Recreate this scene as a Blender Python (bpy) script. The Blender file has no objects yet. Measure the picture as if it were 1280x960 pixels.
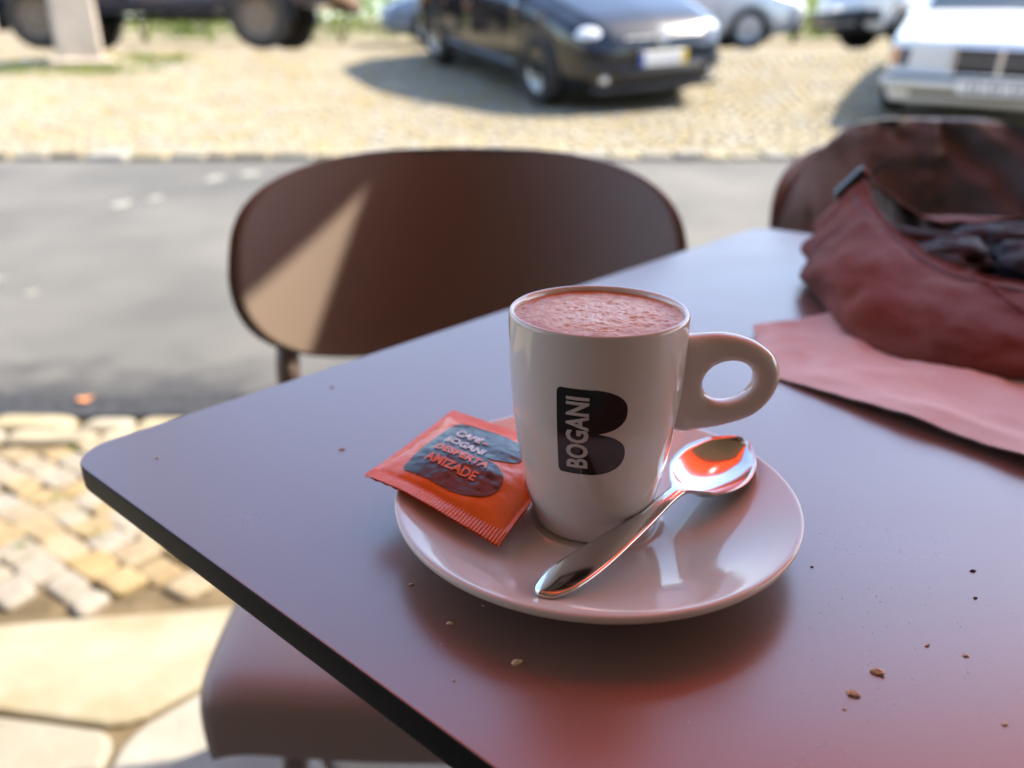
import bpy, bmesh, math, random
from mathutils import Vector, Matrix, noise
random.seed(11)
R = math.radians
SC = bpy.context.scene
COL = SC.collection

# ------------------------------------------------------------------ camera, world, sun, exposure
CAM_Z = .904
cam = bpy.data.cameras.new('camera'); camo = bpy.data.objects.new('camera', cam); COL.objects.link(camo)
camo.location = (0, 0, CAM_Z); camo.rotation_euler = (R(90 - 22.07), 0, 0)
cam.sensor_width = 36; cam.lens = 28.125; cam.clip_start = .02; cam.clip_end = 2000
cam.dof.use_dof = True; cam.dof.focus_distance = .262; cam.dof.aperture_fstop = 6.6
SC.camera = camo
SUN_EL, SUN_AZ = R(50), R(70)          # azimuth from +Y (view direction) towards +X
w = bpy.data.worlds.new('World'); SC.world = w; w.use_nodes = True
nt = w.node_tree
sky = nt.nodes.new('ShaderNodeTexSky'); sky.sky_type = 'NISHITA'; sky.sun_disc = False
sky.sun_elevation = SUN_EL; sky.sun_rotation = SUN_AZ; sky.dust_density = 1.0
bg = nt.nodes['Background']; bg.inputs[1].default_value = .15
nt.links.new(sky.outputs[0], bg.inputs[0])
sl = bpy.data.lights.new('sun', 'SUN'); sl.energy = 4.1; sl.angle = R(.45); sl.color = (1, .90, .72)
so = bpy.data.objects.new('sun', sl); COL.objects.link(so)
SUN = Vector((math.cos(SUN_EL) * math.sin(SUN_AZ), math.cos(SUN_EL) * math.cos(SUN_AZ), math.sin(SUN_EL)))
so.rotation_euler = (-SUN).to_track_quat('-Z', 'Y').to_euler(); so.location = (6, 3, 9)
SC.view_settings.view_transform = 'Standard'; SC.view_settings.look = 'None'
SC.view_settings.exposure = 1.8; SC.view_settings.gamma = 1
SC.cycles.max_bounces = 8; SC.cycles.use_denoising = True
SC.cycles.caustics_reflective = False

# ------------------------------------------------------------------ helpers
def mat(name, col, rough=.5, metal=0, spec=.5, noise_amt=0, noise_scale=20, bump=0, bump_scale=200, coat=0,
        rnd=0, col2=None, transl=None, emit=None, trans=0, sheen=0, detail=4, rough_var=0, ior=1.5):
    m = bpy.data.materials.new(name); m.use_nodes = True
    n = m.node_tree.nodes; L = m.node_tree.links
    b = n['Principled BSDF']
    b.inputs['Base Color'].default_value = (*col, 1); b.inputs['Roughness'].default_value = rough
    b.inputs['Metallic'].default_value = metal; b.inputs['Specular IOR Level'].default_value = spec
    b.inputs['Coat Weight'].default_value = coat; b.inputs['Coat Roughness'].default_value = .04
    b.inputs['Transmission Weight'].default_value = trans; b.inputs['Sheen Weight'].default_value = sheen
    b.inputs['IOR'].default_value = ior
    tc = n.new('ShaderNodeTexCoord')
    if noise_amt or rnd or col2:
        nz = n.new('ShaderNodeTexNoise'); nz.inputs['Scale'].default_value = noise_scale; nz.inputs['Detail'].default_value = detail
        L.new(tc.outputs['Object'], nz.inputs['Vector'])
        mx = n.new('ShaderNodeMix'); mx.data_type = 'RGBA'
        c2 = col2 or tuple(c * (1 - noise_amt) for c in col)
        mx.inputs[6].default_value = (*col, 1); mx.inputs[7].default_value = (*c2, 1)
        rp = n.new('ShaderNodeMapRange'); rp.inputs[1].default_value = .35; rp.inputs[2].default_value = .65
        L.new(nz.outputs['Fac'], rp.inputs[0]); L.new(rp.outputs[0], mx.inputs[0])
        out = mx.outputs[2]
        if rnd:
            oi = n.new('ShaderNodeObjectInfo'); ge = n.new('ShaderNodeNewGeometry')
            ad = n.new('ShaderNodeMath'); ad.operation = 'ADD'
            L.new(oi.outputs['Random'], ad.inputs[0]); L.new(ge.outputs['Random Per Island'], ad.inputs[1])
            fr = n.new('ShaderNodeMath'); fr.operation = 'FRACT'; L.new(ad.outputs[0], fr.inputs[0])
            mr = n.new('ShaderNodeMapRange'); mr.inputs[3].default_value = 1 - rnd; mr.inputs[4].default_value = 1 + rnd * .5
            L.new(fr.outputs[0], mr.inputs[0])
            m2 = n.new('ShaderNodeMath'); m2.operation = 'MULTIPLY'; m2.inputs[1].default_value = 7.31; L.new(fr.outputs[0], m2.inputs[0])
            f2 = n.new('ShaderNodeMath'); f2.operation = 'FRACT'; L.new(m2.outputs[0], f2.inputs[0])
            hs = n.new('ShaderNodeHueSaturation'); L.new(out, hs.inputs['Color']); L.new(mr.outputs[0], hs.inputs['Value'])
            sr = n.new('ShaderNodeMapRange'); sr.inputs[3].default_value = .5; sr.inputs[4].default_value = 1.45
            L.new(f2.outputs[0], sr.inputs[0]); L.new(sr.outputs[0], hs.inputs['Saturation'])
            out = hs.outputs[0]
        L.new(out, b.inputs['Base Color'])
    if rough_var:
        nr = n.new('ShaderNodeTexNoise'); nr.inputs['Scale'].default_value = 14; nr.inputs['Detail'].default_value = 6
        L.new(tc.outputs['Object'], nr.inputs['Vector'])
        rr = n.new('ShaderNodeMapRange'); rr.inputs[1].default_value = .3; rr.inputs[2].default_value = .7
        rr.clamp = False; rr.inputs[3].default_value = rough - rough_var; rr.inputs[4].default_value = rough + rough_var
        L.new(nr.outputs['Fac'], rr.inputs[0]); L.new(rr.outputs[0], b.inputs['Roughness'])
    if bump:
        nb = n.new('ShaderNodeTexNoise'); nb.inputs['Scale'].default_value = bump_scale; nb.inputs['Detail'].default_value = 5
        L.new(tc.outputs['Object'], nb.inputs['Vector'])
        bp = n.new('ShaderNodeBump'); bp.inputs['Strength'].default_value = 1; bp.inputs['Distance'].default_value = bump
        L.new(nb.outputs['Fac'], bp.inputs['Height']); L.new(bp.outputs[0], b.inputs['Normal'])
    if transl:
        t = n.new('ShaderNodeBsdfTranslucent'); t.inputs[0].default_value = (*transl, 1)
        ms = n.new('ShaderNodeMixShader'); ms.inputs[0].default_value = .5
        L.new(b.outputs[0], ms.inputs[1]); L.new(t.outputs[0], ms.inputs[2])
        L.new(ms.outputs[0], n['Material Output'].inputs[0])
    return m

def mesh(name, V, F, m=None, parent=None, smooth=True, kind=None, mats=None, fm=None):
    me = bpy.data.meshes.new(name); me.from_pydata([tuple(v) for v in V], [], F); me.update()
    if m: me.materials.append(m)
    for q in (mats or []): me.materials.append(q)
    if fm: me.polygons.foreach_set('material_index', fm)
    if smooth: me.polygons.foreach_set('use_smooth', [True] * len(me.polygons))
    o = bpy.data.objects.new(name, me); COL.objects.link(o)
    if parent: o.parent = parent
    if kind: o['kind'] = kind
    return o

def empty(name, label=None, cat=None, loc=(0, 0, 0), rz=0, group=None):
    o = bpy.data.objects.new(name, None); COL.objects.link(o); o.empty_display_size = .05
    o.location = loc; o.rotation_euler = (0, 0, rz)
    tag(o, label, cat, group); return o

def tag(o, label=None, cat=None, group=None, kind=None):
    if label: o['label'] = label
    if cat: o['category'] = cat
    if group: o['group'] = group
    if kind: o['kind'] = kind
    return o

def grid(f, nu, nv, closed_u=False, closed_v=False):
    V = []; F = []
    for i in range(nu):
        for j in range(nv):
            V.append(f(i / (nu if closed_u else nu - 1), j / (nv if closed_v else nv - 1)))
    for i in range(nu if closed_u else nu - 1):
        for j in range(nv if closed_v else nv - 1):
            a = i * nv + j; b = ((i + 1) % nu) * nv + j
            c = ((i + 1) % nu) * nv + (j + 1) % nv; d = i * nv + (j + 1) % nv
            F.append((a, b, c, d))
    return V, F

def lathe(prof, n=64, ox=0, oy=0, oz=0):
    """profile of (r, z), closed where r is 0"""
    V = []; F = []; idx = []
    for r, z in prof:
        if r < 1e-6: idx.append([len(V)] * n); V.append((ox, oy, oz + z))
        else:
            idx.append(list(range(len(V), len(V) + n)))
            for k in range(n):
                a = 2 * math.pi * k / n; V.append((ox + r * math.cos(a), oy + r * math.sin(a), oz + z))
    for i in range(len(prof) - 1):
        for k in range(n):
            q = [idx[i][k], idx[i][(k + 1) % n], idx[i + 1][(k + 1) % n], idx[i + 1][k]]
            s = []
            for t in q:
                if t not in s: s.append(t)
            if len(s) > 2: F.append(tuple(s))
    return V, F

def catmull(P, n):
    """resample a list of tuples through a Catmull-Rom spline, n samples per span"""
    out = []; P = [Vector(p) for p in P]
    for i in range(len(P) - 1):
        p0 = P[max(i - 1, 0)]; p1 = P[i]; p2 = P[i + 1]; p3 = P[min(i + 2, len(P) - 1)]
        for k in range(n):
            t = k / n
            out.append(.5 * ((2 * p1) + (p2 - p0) * t + (2 * p0 - 5 * p1 + 4 * p2 - p3) * t * t + (3 * p1 - p0 - 3 * p2 + p3) * t ** 3))
    out.append(P[-1]); return out

def tube(path, rad, n=10, cap=True, up=None, flat=1.0):
    """sweep; rad float or list; flat scales the second axis"""
    P = [Vector(p) for p in path]; V = []; F = []
    prev = None
    for i, p in enumerate(P):
        d = (P[min(i + 1, len(P) - 1)] - P[max(i - 1, 0)]).normalized()
        if up is not None: a = Vector(up)
        elif prev is None: a = Vector((0, 0, 1)) if abs(d.z) < .9 else Vector((1, 0, 0))
        else: a = prev
        a = (a - d * a.dot(d)).normalized(); prev = a; b = d.cross(a)
        r = rad[i] if isinstance(rad, (list, tuple)) else rad
        for k in range(n):
            t = 2 * math.pi * k / n
            V.append(p + a * (r * math.cos(t)) + b * (r * flat * math.sin(t)))
    for i in range(len(P) - 1):
        for k in range(n):
            F.append((i * n + k, i * n + (k + 1) % n, (i + 1) * n + (k + 1) % n, (i + 1) * n + k))
    if cap:
        F.append(tuple(reversed(range(n)))); F.append(tuple(range((len(P) - 1) * n, len(P) * n)))
    return V, F

def rbox(c, s, bev=.01, rz=0, seg=1):
    bm = bmesh.new(); bmesh.ops.create_cube(bm, size=1)
    for v in bm.verts: v.co = Vector((v.co.x * s[0], v.co.y * s[1], v.co.z * s[2]))
    if bev: bmesh.ops.bevel(bm, geom=bm.edges[:], offset=min(bev, min(s) * .45), segments=seg, affect='EDGES')
    if rz: bmesh.ops.rotate(bm, verts=bm.verts, cent=(0, 0, 0), matrix=Matrix.Rotation(rz, 3, 'Z'))
    bm.verts.index_update()
    V = [v.co + Vector(c) for v in bm.verts]; F = [tuple(v.index for v in f.verts) for f in bm.faces]
    bm.free(); return V, F

def join(*parts):
    V = []; F = []
    for v, f in parts:
        o = len(V); V += list(v); F += [tuple(i + o for i in q) for q in f]
    return V, F

def xf(vf, M):
    return [M @ Vector(v) for v in vf[0]], vf[1]

def text_geo(body, size, bold=.0, sx=1.0, sub=1):
    cu = bpy.data.curves.new('lettering', 'FONT'); cu.body = body; cu.size = size; cu.offset = bold
    cu.resolution_u = 3
    o = bpy.data.objects.new('lettering', cu); COL.objects.link(o)
    dg = bpy.context.evaluated_depsgraph_get(); me = bpy.data.meshes.new_from_object(o.evaluated_get(dg))
    bm = bmesh.new(); bm.from_mesh(me)
    bmesh.ops.remove_doubles(bm, verts=bm.verts, dist=1e-6)
    bmesh.ops.triangulate(bm, faces=bm.faces)
    for _ in range(sub): bmesh.ops.subdivide_edges(bm, edges=bm.edges[:], cuts=1, use_grid_fill=True)
    bm.verts.index_update()
    V = [(v.co.x * sx, v.co.y) for v in bm.verts]; F = [tuple(v.index for v in f.verts) for f in bm.faces]
    bm.free(); bpy.data.objects.remove(o); bpy.data.curves.remove(cu); bpy.data.meshes.remove(me)
    x0 = min(v[0] for v in V); x1 = max(v[0] for v in V); y0 = min(v[1] for v in V)
    return [(v[0] - x0, v[1] - y0) for v in V], F, x1 - x0, max(v[1] for v in V) - y0

def copy_tree(o, parent=None):
    c = o.copy(); COL.objects.link(c)
    if parent: c.parent = parent
    for ch in list(o.children): copy_tree(ch, c)
    return c

def fbm(x, y, z=0): return noise.fractal(Vector((x, y, z)), 1.0, 2.0, 4)

# terrain: the street climbs gently away from the terrace
PR = [(-60, 0), (2.1, 0), (5.5, .31), (8, .5), (10.2, .825), (11.2, 1.02), (13.5, 1.02), (20, 1.3), (60, 3.5), (900, 40)]
def gz(y):
    for (a, za), (b, zb) in zip(PR, PR[1:]):
        if y <= b: return za + (zb - za) * max(0, (y - a)) / (b - a)
    return PR[-1][1]

# ------------------------------------------------------------------ materials
M = {}
M['sand'] = mat('sand', (.29, .24, .165), .95, noise_amt=.45, noise_scale=9, bump=.006, bump_scale=60, spec=.1)
M['joint'] = mat('joint_sand', (.15, .115, .07), .95, noise_amt=.4, noise_scale=14, bump=.004, bump_scale=60, spec=.1)
M['asphalt'] = mat('asphalt', (.15, .143, .132), .85, col2=(.095, .093, .089), noise_scale=1.3, bump=.004, bump_scale=130, detail=9, spec=.25)
M['tar'] = mat('tar', (.045, .045, .05), .75, noise_amt=.6, noise_scale=30, bump=.008, bump_scale=70, spec=.3)
M['cobble'] = mat('cobble', (.275, .23, .16), .85, col2=(.22, .175, .118), noise_scale=16, rnd=.08, bump=.004, bump_scale=55, spec=.25)
M['cobble_far'] = mat('cobble_far', (.30, .26, .18), .9, col2=(.26, .22, .148), noise_scale=1.5, rnd=.09, spec=.2)
M['flag'] = mat('flagstone', (.285, .27, .222), .8, col2=(.235, .205, .15), noise_scale=7, rnd=.1, bump=.003, bump_scale=30, spec=.3, detail=8)
M['kerb'] = mat('kerb', (.35, .31, .235), .85, noise_amt=.3, noise_scale=6, rnd=.25, spec=.2)
M['table'] = mat('table', (.25, .15, .12), .29, noise_amt=.05, noise_scale=4, bump=.00004, bump_scale=1500, rough_var=.02, spec=.5, ior=2.3)
M['table_edge'] = mat('table_edge', (.006, .005, .005), .5, spec=.12)
M['table_chamfer'] = mat('table_chamfer', (.45, .42, .38), .25, metal=.7)
M['china'] = mat('china', (.79, .73, .67), .09, spec=.5, coat=.4)
M['black_print'] = mat('black_print', (.006, .005, .006), .12, coat=.3)
M['white_print'] = mat('white_print', (.62, .58, .54), .3)
M['steel'] = mat('steel', (.72, .69, .66), .14, metal=1)
M['foil'] = mat('foil', (.97, .16, .012), .30, coat=.25, spec=.35, bump=.0001, bump_scale=240)
M['foil_black'] = mat('foil_black', (.022, .024, .028), .30, coat=.2, spec=.6)
M['foil_white'] = mat('foil_white', (.8, .78, .76), .4)
M['foil_orange'] = mat('foil_orange', (.95, .17, .04), .35)
M['chair'] = mat('chair_plastic_shaded', (.195, .148, .118), .48, bump=.00012, bump_scale=900, spec=.5, ior=1.65)
M['seat'] = mat('chair_plastic_lit', (.37, .275, .235), .42, bump=.00012, bump_scale=900, spec=.5, ior=1.65)  # same plastic as the backrest, painted lighter for the light on the seat
M['jacket'] = mat('jacket_cloth', (.115, .115, .115), .62, noise_amt=.25, noise_scale=9, bump=.0005, bump_scale=500, sheen=.2)
M['bag'] = mat('bag_canvas', (.20, .035, .018), .85, noise_amt=.3, noise_scale=14, bump=.0006, bump_scale=700, sheen=.15)
M['lining'] = mat('bag_lining', (.014, .012, .017), .75, noise_amt=.3, noise_scale=20, bump=.0006, bump_scale=300)
M['buckle'] = mat('buckle', (.03, .03, .035), .3)
M['strap'] = mat('strap', (.10, .10, .12), .7, bump=.0006, bump_scale=900)
M['paper'] = mat('paper', (.84, .64, .59), .75, noise_amt=.1, noise_scale=8, bump=.0006, bump_scale=60)
M['crumb'] = mat('crumb', (.95, .74, .48), .9, noise_amt=.4, noise_scale=400)
M['dust'] = mat('dust', (.95, .88, .76), .9)
M['awning'] = mat('awning_cloth', (.70, .06, .026), .8, transl=(.90, .085, .024), spec=.1)
M['soffit'] = mat('soffit', (.60, .52, .40), .9, noise_amt=.15, noise_scale=3)
M['wall'] = mat('plaster', (.24, .195, .14), .9, noise_amt=.2, noise_scale=3)
M['metal_white'] = mat('metal_white', (.6, .58, .55), .4)
M['darkmetal'] = mat('dark_metal', (.05, .045, .042), .4, spec=.5)
M['glass'] = mat('car_glass', (.02, .035, .045), .04, spec=.9, coat=.5)
M['rubber'] = mat('rubber', (.025, .024, .023), .8, noise_amt=.3, noise_scale=30)
M['dusty_rubber'] = mat('dusty_rubber', (.085, .07, .055), .9, noise_amt=.5, noise_scale=14)
M['alloy'] = mat('alloy', (.45, .44, .42), .35, metal=.8)
M['dusty_rim'] = mat('dusty_rim', (.32, .24, .17), .7, noise_amt=.3, noise_scale=20)
M['chrome'] = mat('chrome', (.85, .85, .85), .08, metal=1)
M['black_paint'] = mat('black_paint', (.004, .005, .009), .14, coat=.55, spec=.4)
M['navy_paint'] = mat('navy_paint', (.010, .014, .05), .25, coat=.8)
M['silver_paint'] = mat('silver_paint', (.55, .55, .55), .32, metal=.55, coat=.8)
M['white_paint'] = mat('white_paint', (.72, .72, .70), .25, coat=.8)
M['grey_paint'] = mat('grey_paint', (.16, .20, .26), .3, coat=.8, metal=.3)
M['trim'] = mat('dark_trim', (.02, .02, .022), .5)
M['rust'] = mat('mud', (.16, .085, .045), .9, noise_amt=.5, noise_scale=9)
M['lamp_glass'] = mat('lamp_glass', (.75, .76, .78), .06, coat=1, metal=.35)
M['lamp_dim'] = mat('headlamp_lens', (.08, .09, .11), .2, coat=.2, metal=.2)
M['amber'] = mat('amber_glass', (.75, .33, .10), .1, coat=1)
M['plate'] = mat('number_plate', (.78, .78, .76), .4)
M['plate_blue'] = mat('plate_blue', (.02, .07, .42), .4)
M['plate_yellow'] = mat('plate_yellow', (.85, .6, .03), .4)
M['concrete'] = mat('concrete', (.50, .42, .34), .9, noise_amt=.25, noise_scale=3, bump=.004, bump_scale=40)
M['leaf'] = mat('leaf', (.16, .24, .025), .6, noise_amt=.3, noise_scale=2, transl=(.26, .38, .025), rnd=.3)
M['grass'] = mat('grass', (.20, .27, .03), .7, noise_amt=.3, noise_scale=8, rnd=.3, transl=(.16, .22, .02))
M['bark'] = mat('bark', (.12, .08, .05), .9)
M['dry_leaf'] = mat('dry_leaf', (.55, .22, .08), .8)
M['paint_mark'] = mat('worn_paint', (.27, .26, .23), .85, noise_amt=.4, noise_scale=14)

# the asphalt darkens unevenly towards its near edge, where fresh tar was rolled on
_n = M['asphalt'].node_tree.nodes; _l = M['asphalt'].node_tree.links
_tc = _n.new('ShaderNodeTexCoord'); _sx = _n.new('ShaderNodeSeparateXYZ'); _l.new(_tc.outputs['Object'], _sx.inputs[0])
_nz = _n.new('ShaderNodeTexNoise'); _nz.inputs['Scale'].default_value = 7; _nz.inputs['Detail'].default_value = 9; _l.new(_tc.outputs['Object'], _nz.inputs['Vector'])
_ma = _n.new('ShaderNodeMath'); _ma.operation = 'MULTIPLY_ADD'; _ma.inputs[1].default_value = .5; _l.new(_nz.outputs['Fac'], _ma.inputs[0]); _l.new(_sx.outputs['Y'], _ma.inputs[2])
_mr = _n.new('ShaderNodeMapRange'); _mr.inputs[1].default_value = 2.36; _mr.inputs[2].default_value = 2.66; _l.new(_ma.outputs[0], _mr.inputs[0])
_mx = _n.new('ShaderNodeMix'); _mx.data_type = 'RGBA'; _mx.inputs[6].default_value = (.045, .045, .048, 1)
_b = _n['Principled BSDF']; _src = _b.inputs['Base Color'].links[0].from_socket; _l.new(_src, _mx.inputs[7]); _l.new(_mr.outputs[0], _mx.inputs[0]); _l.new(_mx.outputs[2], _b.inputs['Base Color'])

# coffee foam: caramel crema towards the rim, paler milk foam in the middle, with bubbles
m = mat('coffee_foam', (.5, .2, .08), .34, spec=.45, bump=.0003, bump_scale=700); M['foam'] = m
n = m.node_tree.nodes; L = m.node_tree.links; b = n['Principled BSDF']
tc = n.new('ShaderNodeTexCoord'); mp = n.new('ShaderNodeVectorMath'); mp.operation = 'LENGTH'; L.new(tc.outputs['Object'], mp.inputs[0])
nz = n.new('ShaderNodeTexNoise'); nz.inputs['Scale'].default_value = 260; nz.inputs['Detail'].default_value = 8; L.new(tc.outputs['Object'], nz.inputs['Vector'])
m1 = n.new('ShaderNodeMath'); m1.operation = 'MULTIPLY_ADD'; m1.inputs[1].default_value = .034; m1.inputs[2].default_value = -.016; L.new(nz.outputs['Fac'], m1.inputs[0])
m2 = n.new('ShaderNodeMath'); m2.operation = 'ADD'; L.new(mp.outputs['Value'], m2.inputs[0]); L.new(m1.outputs[0], m2.inputs[1])
cr = n.new('ShaderNodeValToRGB'); L.new(m2.outputs[0], cr.inputs[0])
e = cr.color_ramp.elements; e[0].position = .009; e[0].color = (.95, .74, .52, 1); e[1].position = .027; e[1].color = (.60, .19, .022, 1)
x = e.new(.0175); x.color = (.86, .47, .20, 1)
L.new(cr.outputs[0], b.inputs['Base Color'])

# ------------------------------------------------------------------ ground, road, pavements
def strip(name, x0, x1, y0, y1, m, dz, nx=2, ny=24, kind='structure', wob=0, parent=None):
    ys = sorted(set([y0 + (y1 - y0) * k / ny for k in range(ny + 1)] + [a for a, _ in PR if y0 < a < y1]))
    V = []; F = []
    for j, y in enumerate(ys):
        for i in range(nx):
            xx = x0 + (x1 - x0) * i / (nx - 1)
            yy = y
            if wob and j == len(ys) - 1: yy += wob * fbm(xx * 3.1, 7.7) + wob * .5 * fbm(xx * 14, 1.7)
            V.append((xx, yy, gz(yy) + dz))
    for j in range(len(ys) - 1):
        for i in range(nx - 1):
            a = j * nx + i; F.append((a, a + 1, a + nx + 1, a + nx))
    o = mesh(name, V, F, m, parent, smooth=False)
    if kind: o['kind'] = kind
    return o
ground = strip('ground', -500, 500, -60, 900, M['sand'], -.022, ny=60)
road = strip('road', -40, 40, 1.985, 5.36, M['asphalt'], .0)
strip('tar_seam', -12, 12, 1.99, 2.14, M['tar'], .004, nx=700, ny=3, wob=.05, parent=road, kind=None)
rear_lane = strip('rear_lane', -40, 40, 11.35, 14.2, M['asphalt'], .0)

def stone(poly, h, dep=.03, bev=.008, gap=.006, tilt=.0, crown=.0):
    """a paving stone from a polygon: sides, worn bevelled edge, top. Returns V, F"""
    n = len(poly); c = Vector((sum(p[0] for p in poly) / n, sum(p[1] for p in poly) / n))
    def ring(ins, z, tx=0, ty=0):
        out = []
        for p in poly:
            d = Vector(p) - c; l = d.length; q = c + d * max(.2, (l - ins) / l)
            out.append((q.x, q.y, z + (q.x - c.x) * tx + (q.y - c.y) * ty))
        return out
    tx, ty = random.uniform(-tilt, tilt), random.uniform(-tilt, tilt)
    V = ring(gap, -dep) + ring(gap, h - bev, tx, ty) + ring(gap + bev, h - bev * .25, tx, ty) + ring(gap + bev * 2.4, h + crown, tx, ty)
    F = []
    for k in range(3):
        for i in range(n): F.append((k * n + i, k * n + (i + 1) % n, (k + 1) * n + (i + 1) % n, (k + 1) * n + i))
    F.append(tuple(range(3 * n, 4 * n)))
    return V, F

def visible(x, y):
    # the parts of the near pavement the photograph shows, left of the table
    return -1.75 < x < -.15 and .6 < y < 2.2

def voronoi(seeds, box, rad):
    out = []
    for i, s in enumerate(seeds):
        poly = [(box[0], box[1]), (box[2], box[1]), (box[2], box[3]), (box[0], box[3])]
        for j, t in enumerate(seeds):
            if i == j or (s[0] - t[0]) ** 2 + (s[1] - t[1]) ** 2 > rad * rad: continue
            mx, my = (s[0] + t[0]) / 2, (s[1] + t[1]) / 2; nx, ny = t[0] - s[0], t[1] - s[1]
            new = []
            for k in range(len(poly)):
                a, b2 = poly[k], poly[(k + 1) % len(poly)]
                da = (a[0] - mx) * nx + (a[1] - my) * ny; db = (b2[0] - mx) * nx + (b2[1] - my) * ny
                if da <= 0: new.append(a)
                if da * db < 0:
                    q = da / (da - db); new.append((a[0] + (b2[0] - a[0]) * q, a[1] + (b2[1] - a[1]) * q))
            poly = new
            if len(poly) < 3: break
        if len(poly) >= 3: out.append(poly)
    return out

def round_poly(poly, r, n=3):
    """cut the corners of a polygon so it looks hand-dressed"""
    out = []; k = len(poly)
    for i in range(k):
        p = Vector(poly[i]); a = Vector(poly[i - 1]); b2 = Vector(poly[(i + 1) % k])
        da = (a - p); db = (b2 - p); ra = min(r, da.length * .4); rb = min(r, db.length * .4)
        s = p + da.normalized() * ra; t = p + db.normalized() * rb
        out += [tuple(s), tuple((s + t + p * .8) / 2.8), tuple(t)]
    return out

pavement = strip('pavement', -9, 9, -1.5, 1.99, M['joint'], -.012, ny=6)
# flagstones (crazy paving) up to y ~ 1.15
fs = []
hand = [(-.66, 1.03), (-.70, .79), (-.42, .80), (-1.16, .93), (-1.20, .55), (-.62, .42), (-.18, .98), (-.14, .55), (-.95, .2)]
fs += hand
for i in range(-12, 13):
    for j in range(-4, 4):
        p = (i * .42 + random.uniform(-.15, .15), j * .36 + .05 + random.uniform(-.13, .13))
        if p[1] < 1.2 and all((p[0] - q[0]) ** 2 + (p[1] - q[1]) ** 2 > .085 for q in fs): fs.append(p)
stuffV, stuffF = [], []
def bline(x): return 1.165 + .10 * (x + .6) + .012 * math.sin(x * 9)
for poly in voronoi(fs, (-5.5, -1.4, 5.5, 1.9), 1.2):
    # trim against the cobble border
    new = []
    for k in range(len(poly)):
        a, b2 = poly[k], poly[(k + 1) % len(poly)]
        da = a[1] - bline(a[0]); db = b2[1] - bline(b2[0])
        if da <= 0: new.append(a)
        if da * db < 0:
            q = da / (da - db); new.append((a[0] + (b2[0] - a[0]) * q, a[1] + (b2[1] - a[1]) * q))
    if len(new) < 3: continue
    poly = round_poly(new, .03)
    cx = sum(p[0] for p in poly) / len(poly); cy = sum(p[1] for p in poly) / len(poly)
    V, F = stone(poly, 0.0, dep=.03, bev=.005, gap=.007, tilt=.004)
    if -2 < cx < .5 and .2 < cy: mesh('flagstone', V, F, M['flag'], pavement, smooth=False)
    else:
        o = len(stuffV); stuffV += V; stuffF += [tuple(i + o for i in f) for f in F]
if stuffV: mesh('flagstones_beyond', stuffV, stuffF, M['flag'], pavement, smooth=False, kind='stuff')

# cobbles between the flagstones and the road, in slanting courses
stuffV, stuffF = [], []
ang = R(-33); ca, sa = math.cos(ang), math.sin(ang)
rw = .07; nvis = 0
for r_ in range(-70, 75):
    yv = r_ * rw; xv = -8.5 + random.uniform(0, .1)
    while xv < 8:
        ln = random.uniform(.062, .118)
        j = lambda s=.014: random.uniform(-s, s)
        wav = .02 * math.sin(xv * 3 + r_ * .2)
        q = [(xv + j(), yv + wav + j(.010)), (xv + ln + j(), yv + wav + j(.010)), (xv + ln + j(), yv + rw + wav + j(.010)), (xv + j(), yv + rw + wav + j(.010))]
        xv += ln
        P = [(a * ca - b2 * sa, a * sa + b2 * ca) for a, b2 in q]
        cx = sum(p[0] for p in P) / 4; cy = sum(p[1] for p in P) / 4
        if not (-5 < cx < 5 and bline(cx) + .045 < cy < 1.80): continue
        V, F = stone(round_poly(P, .011), random.uniform(-.003, .003), bev=.0045, gap=.0022, tilt=.025, crown=.001)
        if visible(cx, cy): mesh('cobblestone', V, F, M['cobble'], pavement, smooth=False); nvis += 1
        else:
            o = len(stuffV); stuffV += V; stuffF += [tuple(i + o for i in f) for f in F]
mesh('cobblestones_beyond', stuffV, stuffF, M['cobble'], pavement, smooth=False, kind='stuff')
# border course along the road: two rows of longer setts
for row in range(2):
    xv = -5 + row * .07; y0 = 1.865 + row * .082
    sv, sf = [], []
    while xv < 5:
        ln = random.uniform(.15, .24); j = lambda: random.uniform(-.008, .008)
        P = [(xv + j(), y0 - .038 + j()), (xv + ln + j(), y0 - .038 + j()), (xv + ln + j(), y0 + .038 + j()), (xv + j(), y0 + .038 + j())]
        xv += ln; cx = xv
        V, F = stone(round_poly(P, .022), random.uniform(.0, .012), bev=.009, gap=.006, tilt=.03, crown=.003)
        if -1.9 < cx < -.2: mesh('border_sett', V, F, M['kerb'], pavement, smooth=False)
        else:
            o = len(sv); sv += V; sf += [tuple(i + o for i in f) for f in F]
    mesh('border_setts_beyond', sv, sf, M['kerb'], pavement, smooth=False, kind='stuff')

# far kerb: individual setts, then the cobbled car park
car_park = strip('car_park', -30, 30, 5.36, 11.3, M['sand'], -.004, ny=40)
xv = -4.6; sv, sf = [], []
while xv < 4.6:
    ln = random.uniform(.16, .3)
    P = [(xv + .01, 5.36), (xv + ln - .01, 5.36), (xv + ln - .01, 5.49), (xv + .01, 5.49)]
    V, F = stone(round_poly(P, .02), .03 + random.uniform(0, .02), bev=.012, gap=.0, tilt=.02)
    xv += ln
    mesh('kerbstone', [(v[0], v[1], v[2] + gz(v[1])) for v in V], F, M['kerb'], car_park, smooth=False)
sv, sf = [], []
for side in (-1, 1):
    xv = 4.62
    while xv < 16:
        ln = random.uniform(.2, .3)
        P = [(side * (xv + .01), 5.36), (side * (xv + ln - .01), 5.36), (side * (xv + ln - .01), 5.49), (side * (xv + .01), 5.49)]
        if side < 0: P.reverse()
        V, F = stone(P, .04, bev=.012, gap=0); xv += ln
        o = len(sv); sv += [(v[0], v[1], v[2] + gz(v[1])) for v in V]; sf += [tuple(i + o for i in f) for f in F]
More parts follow.
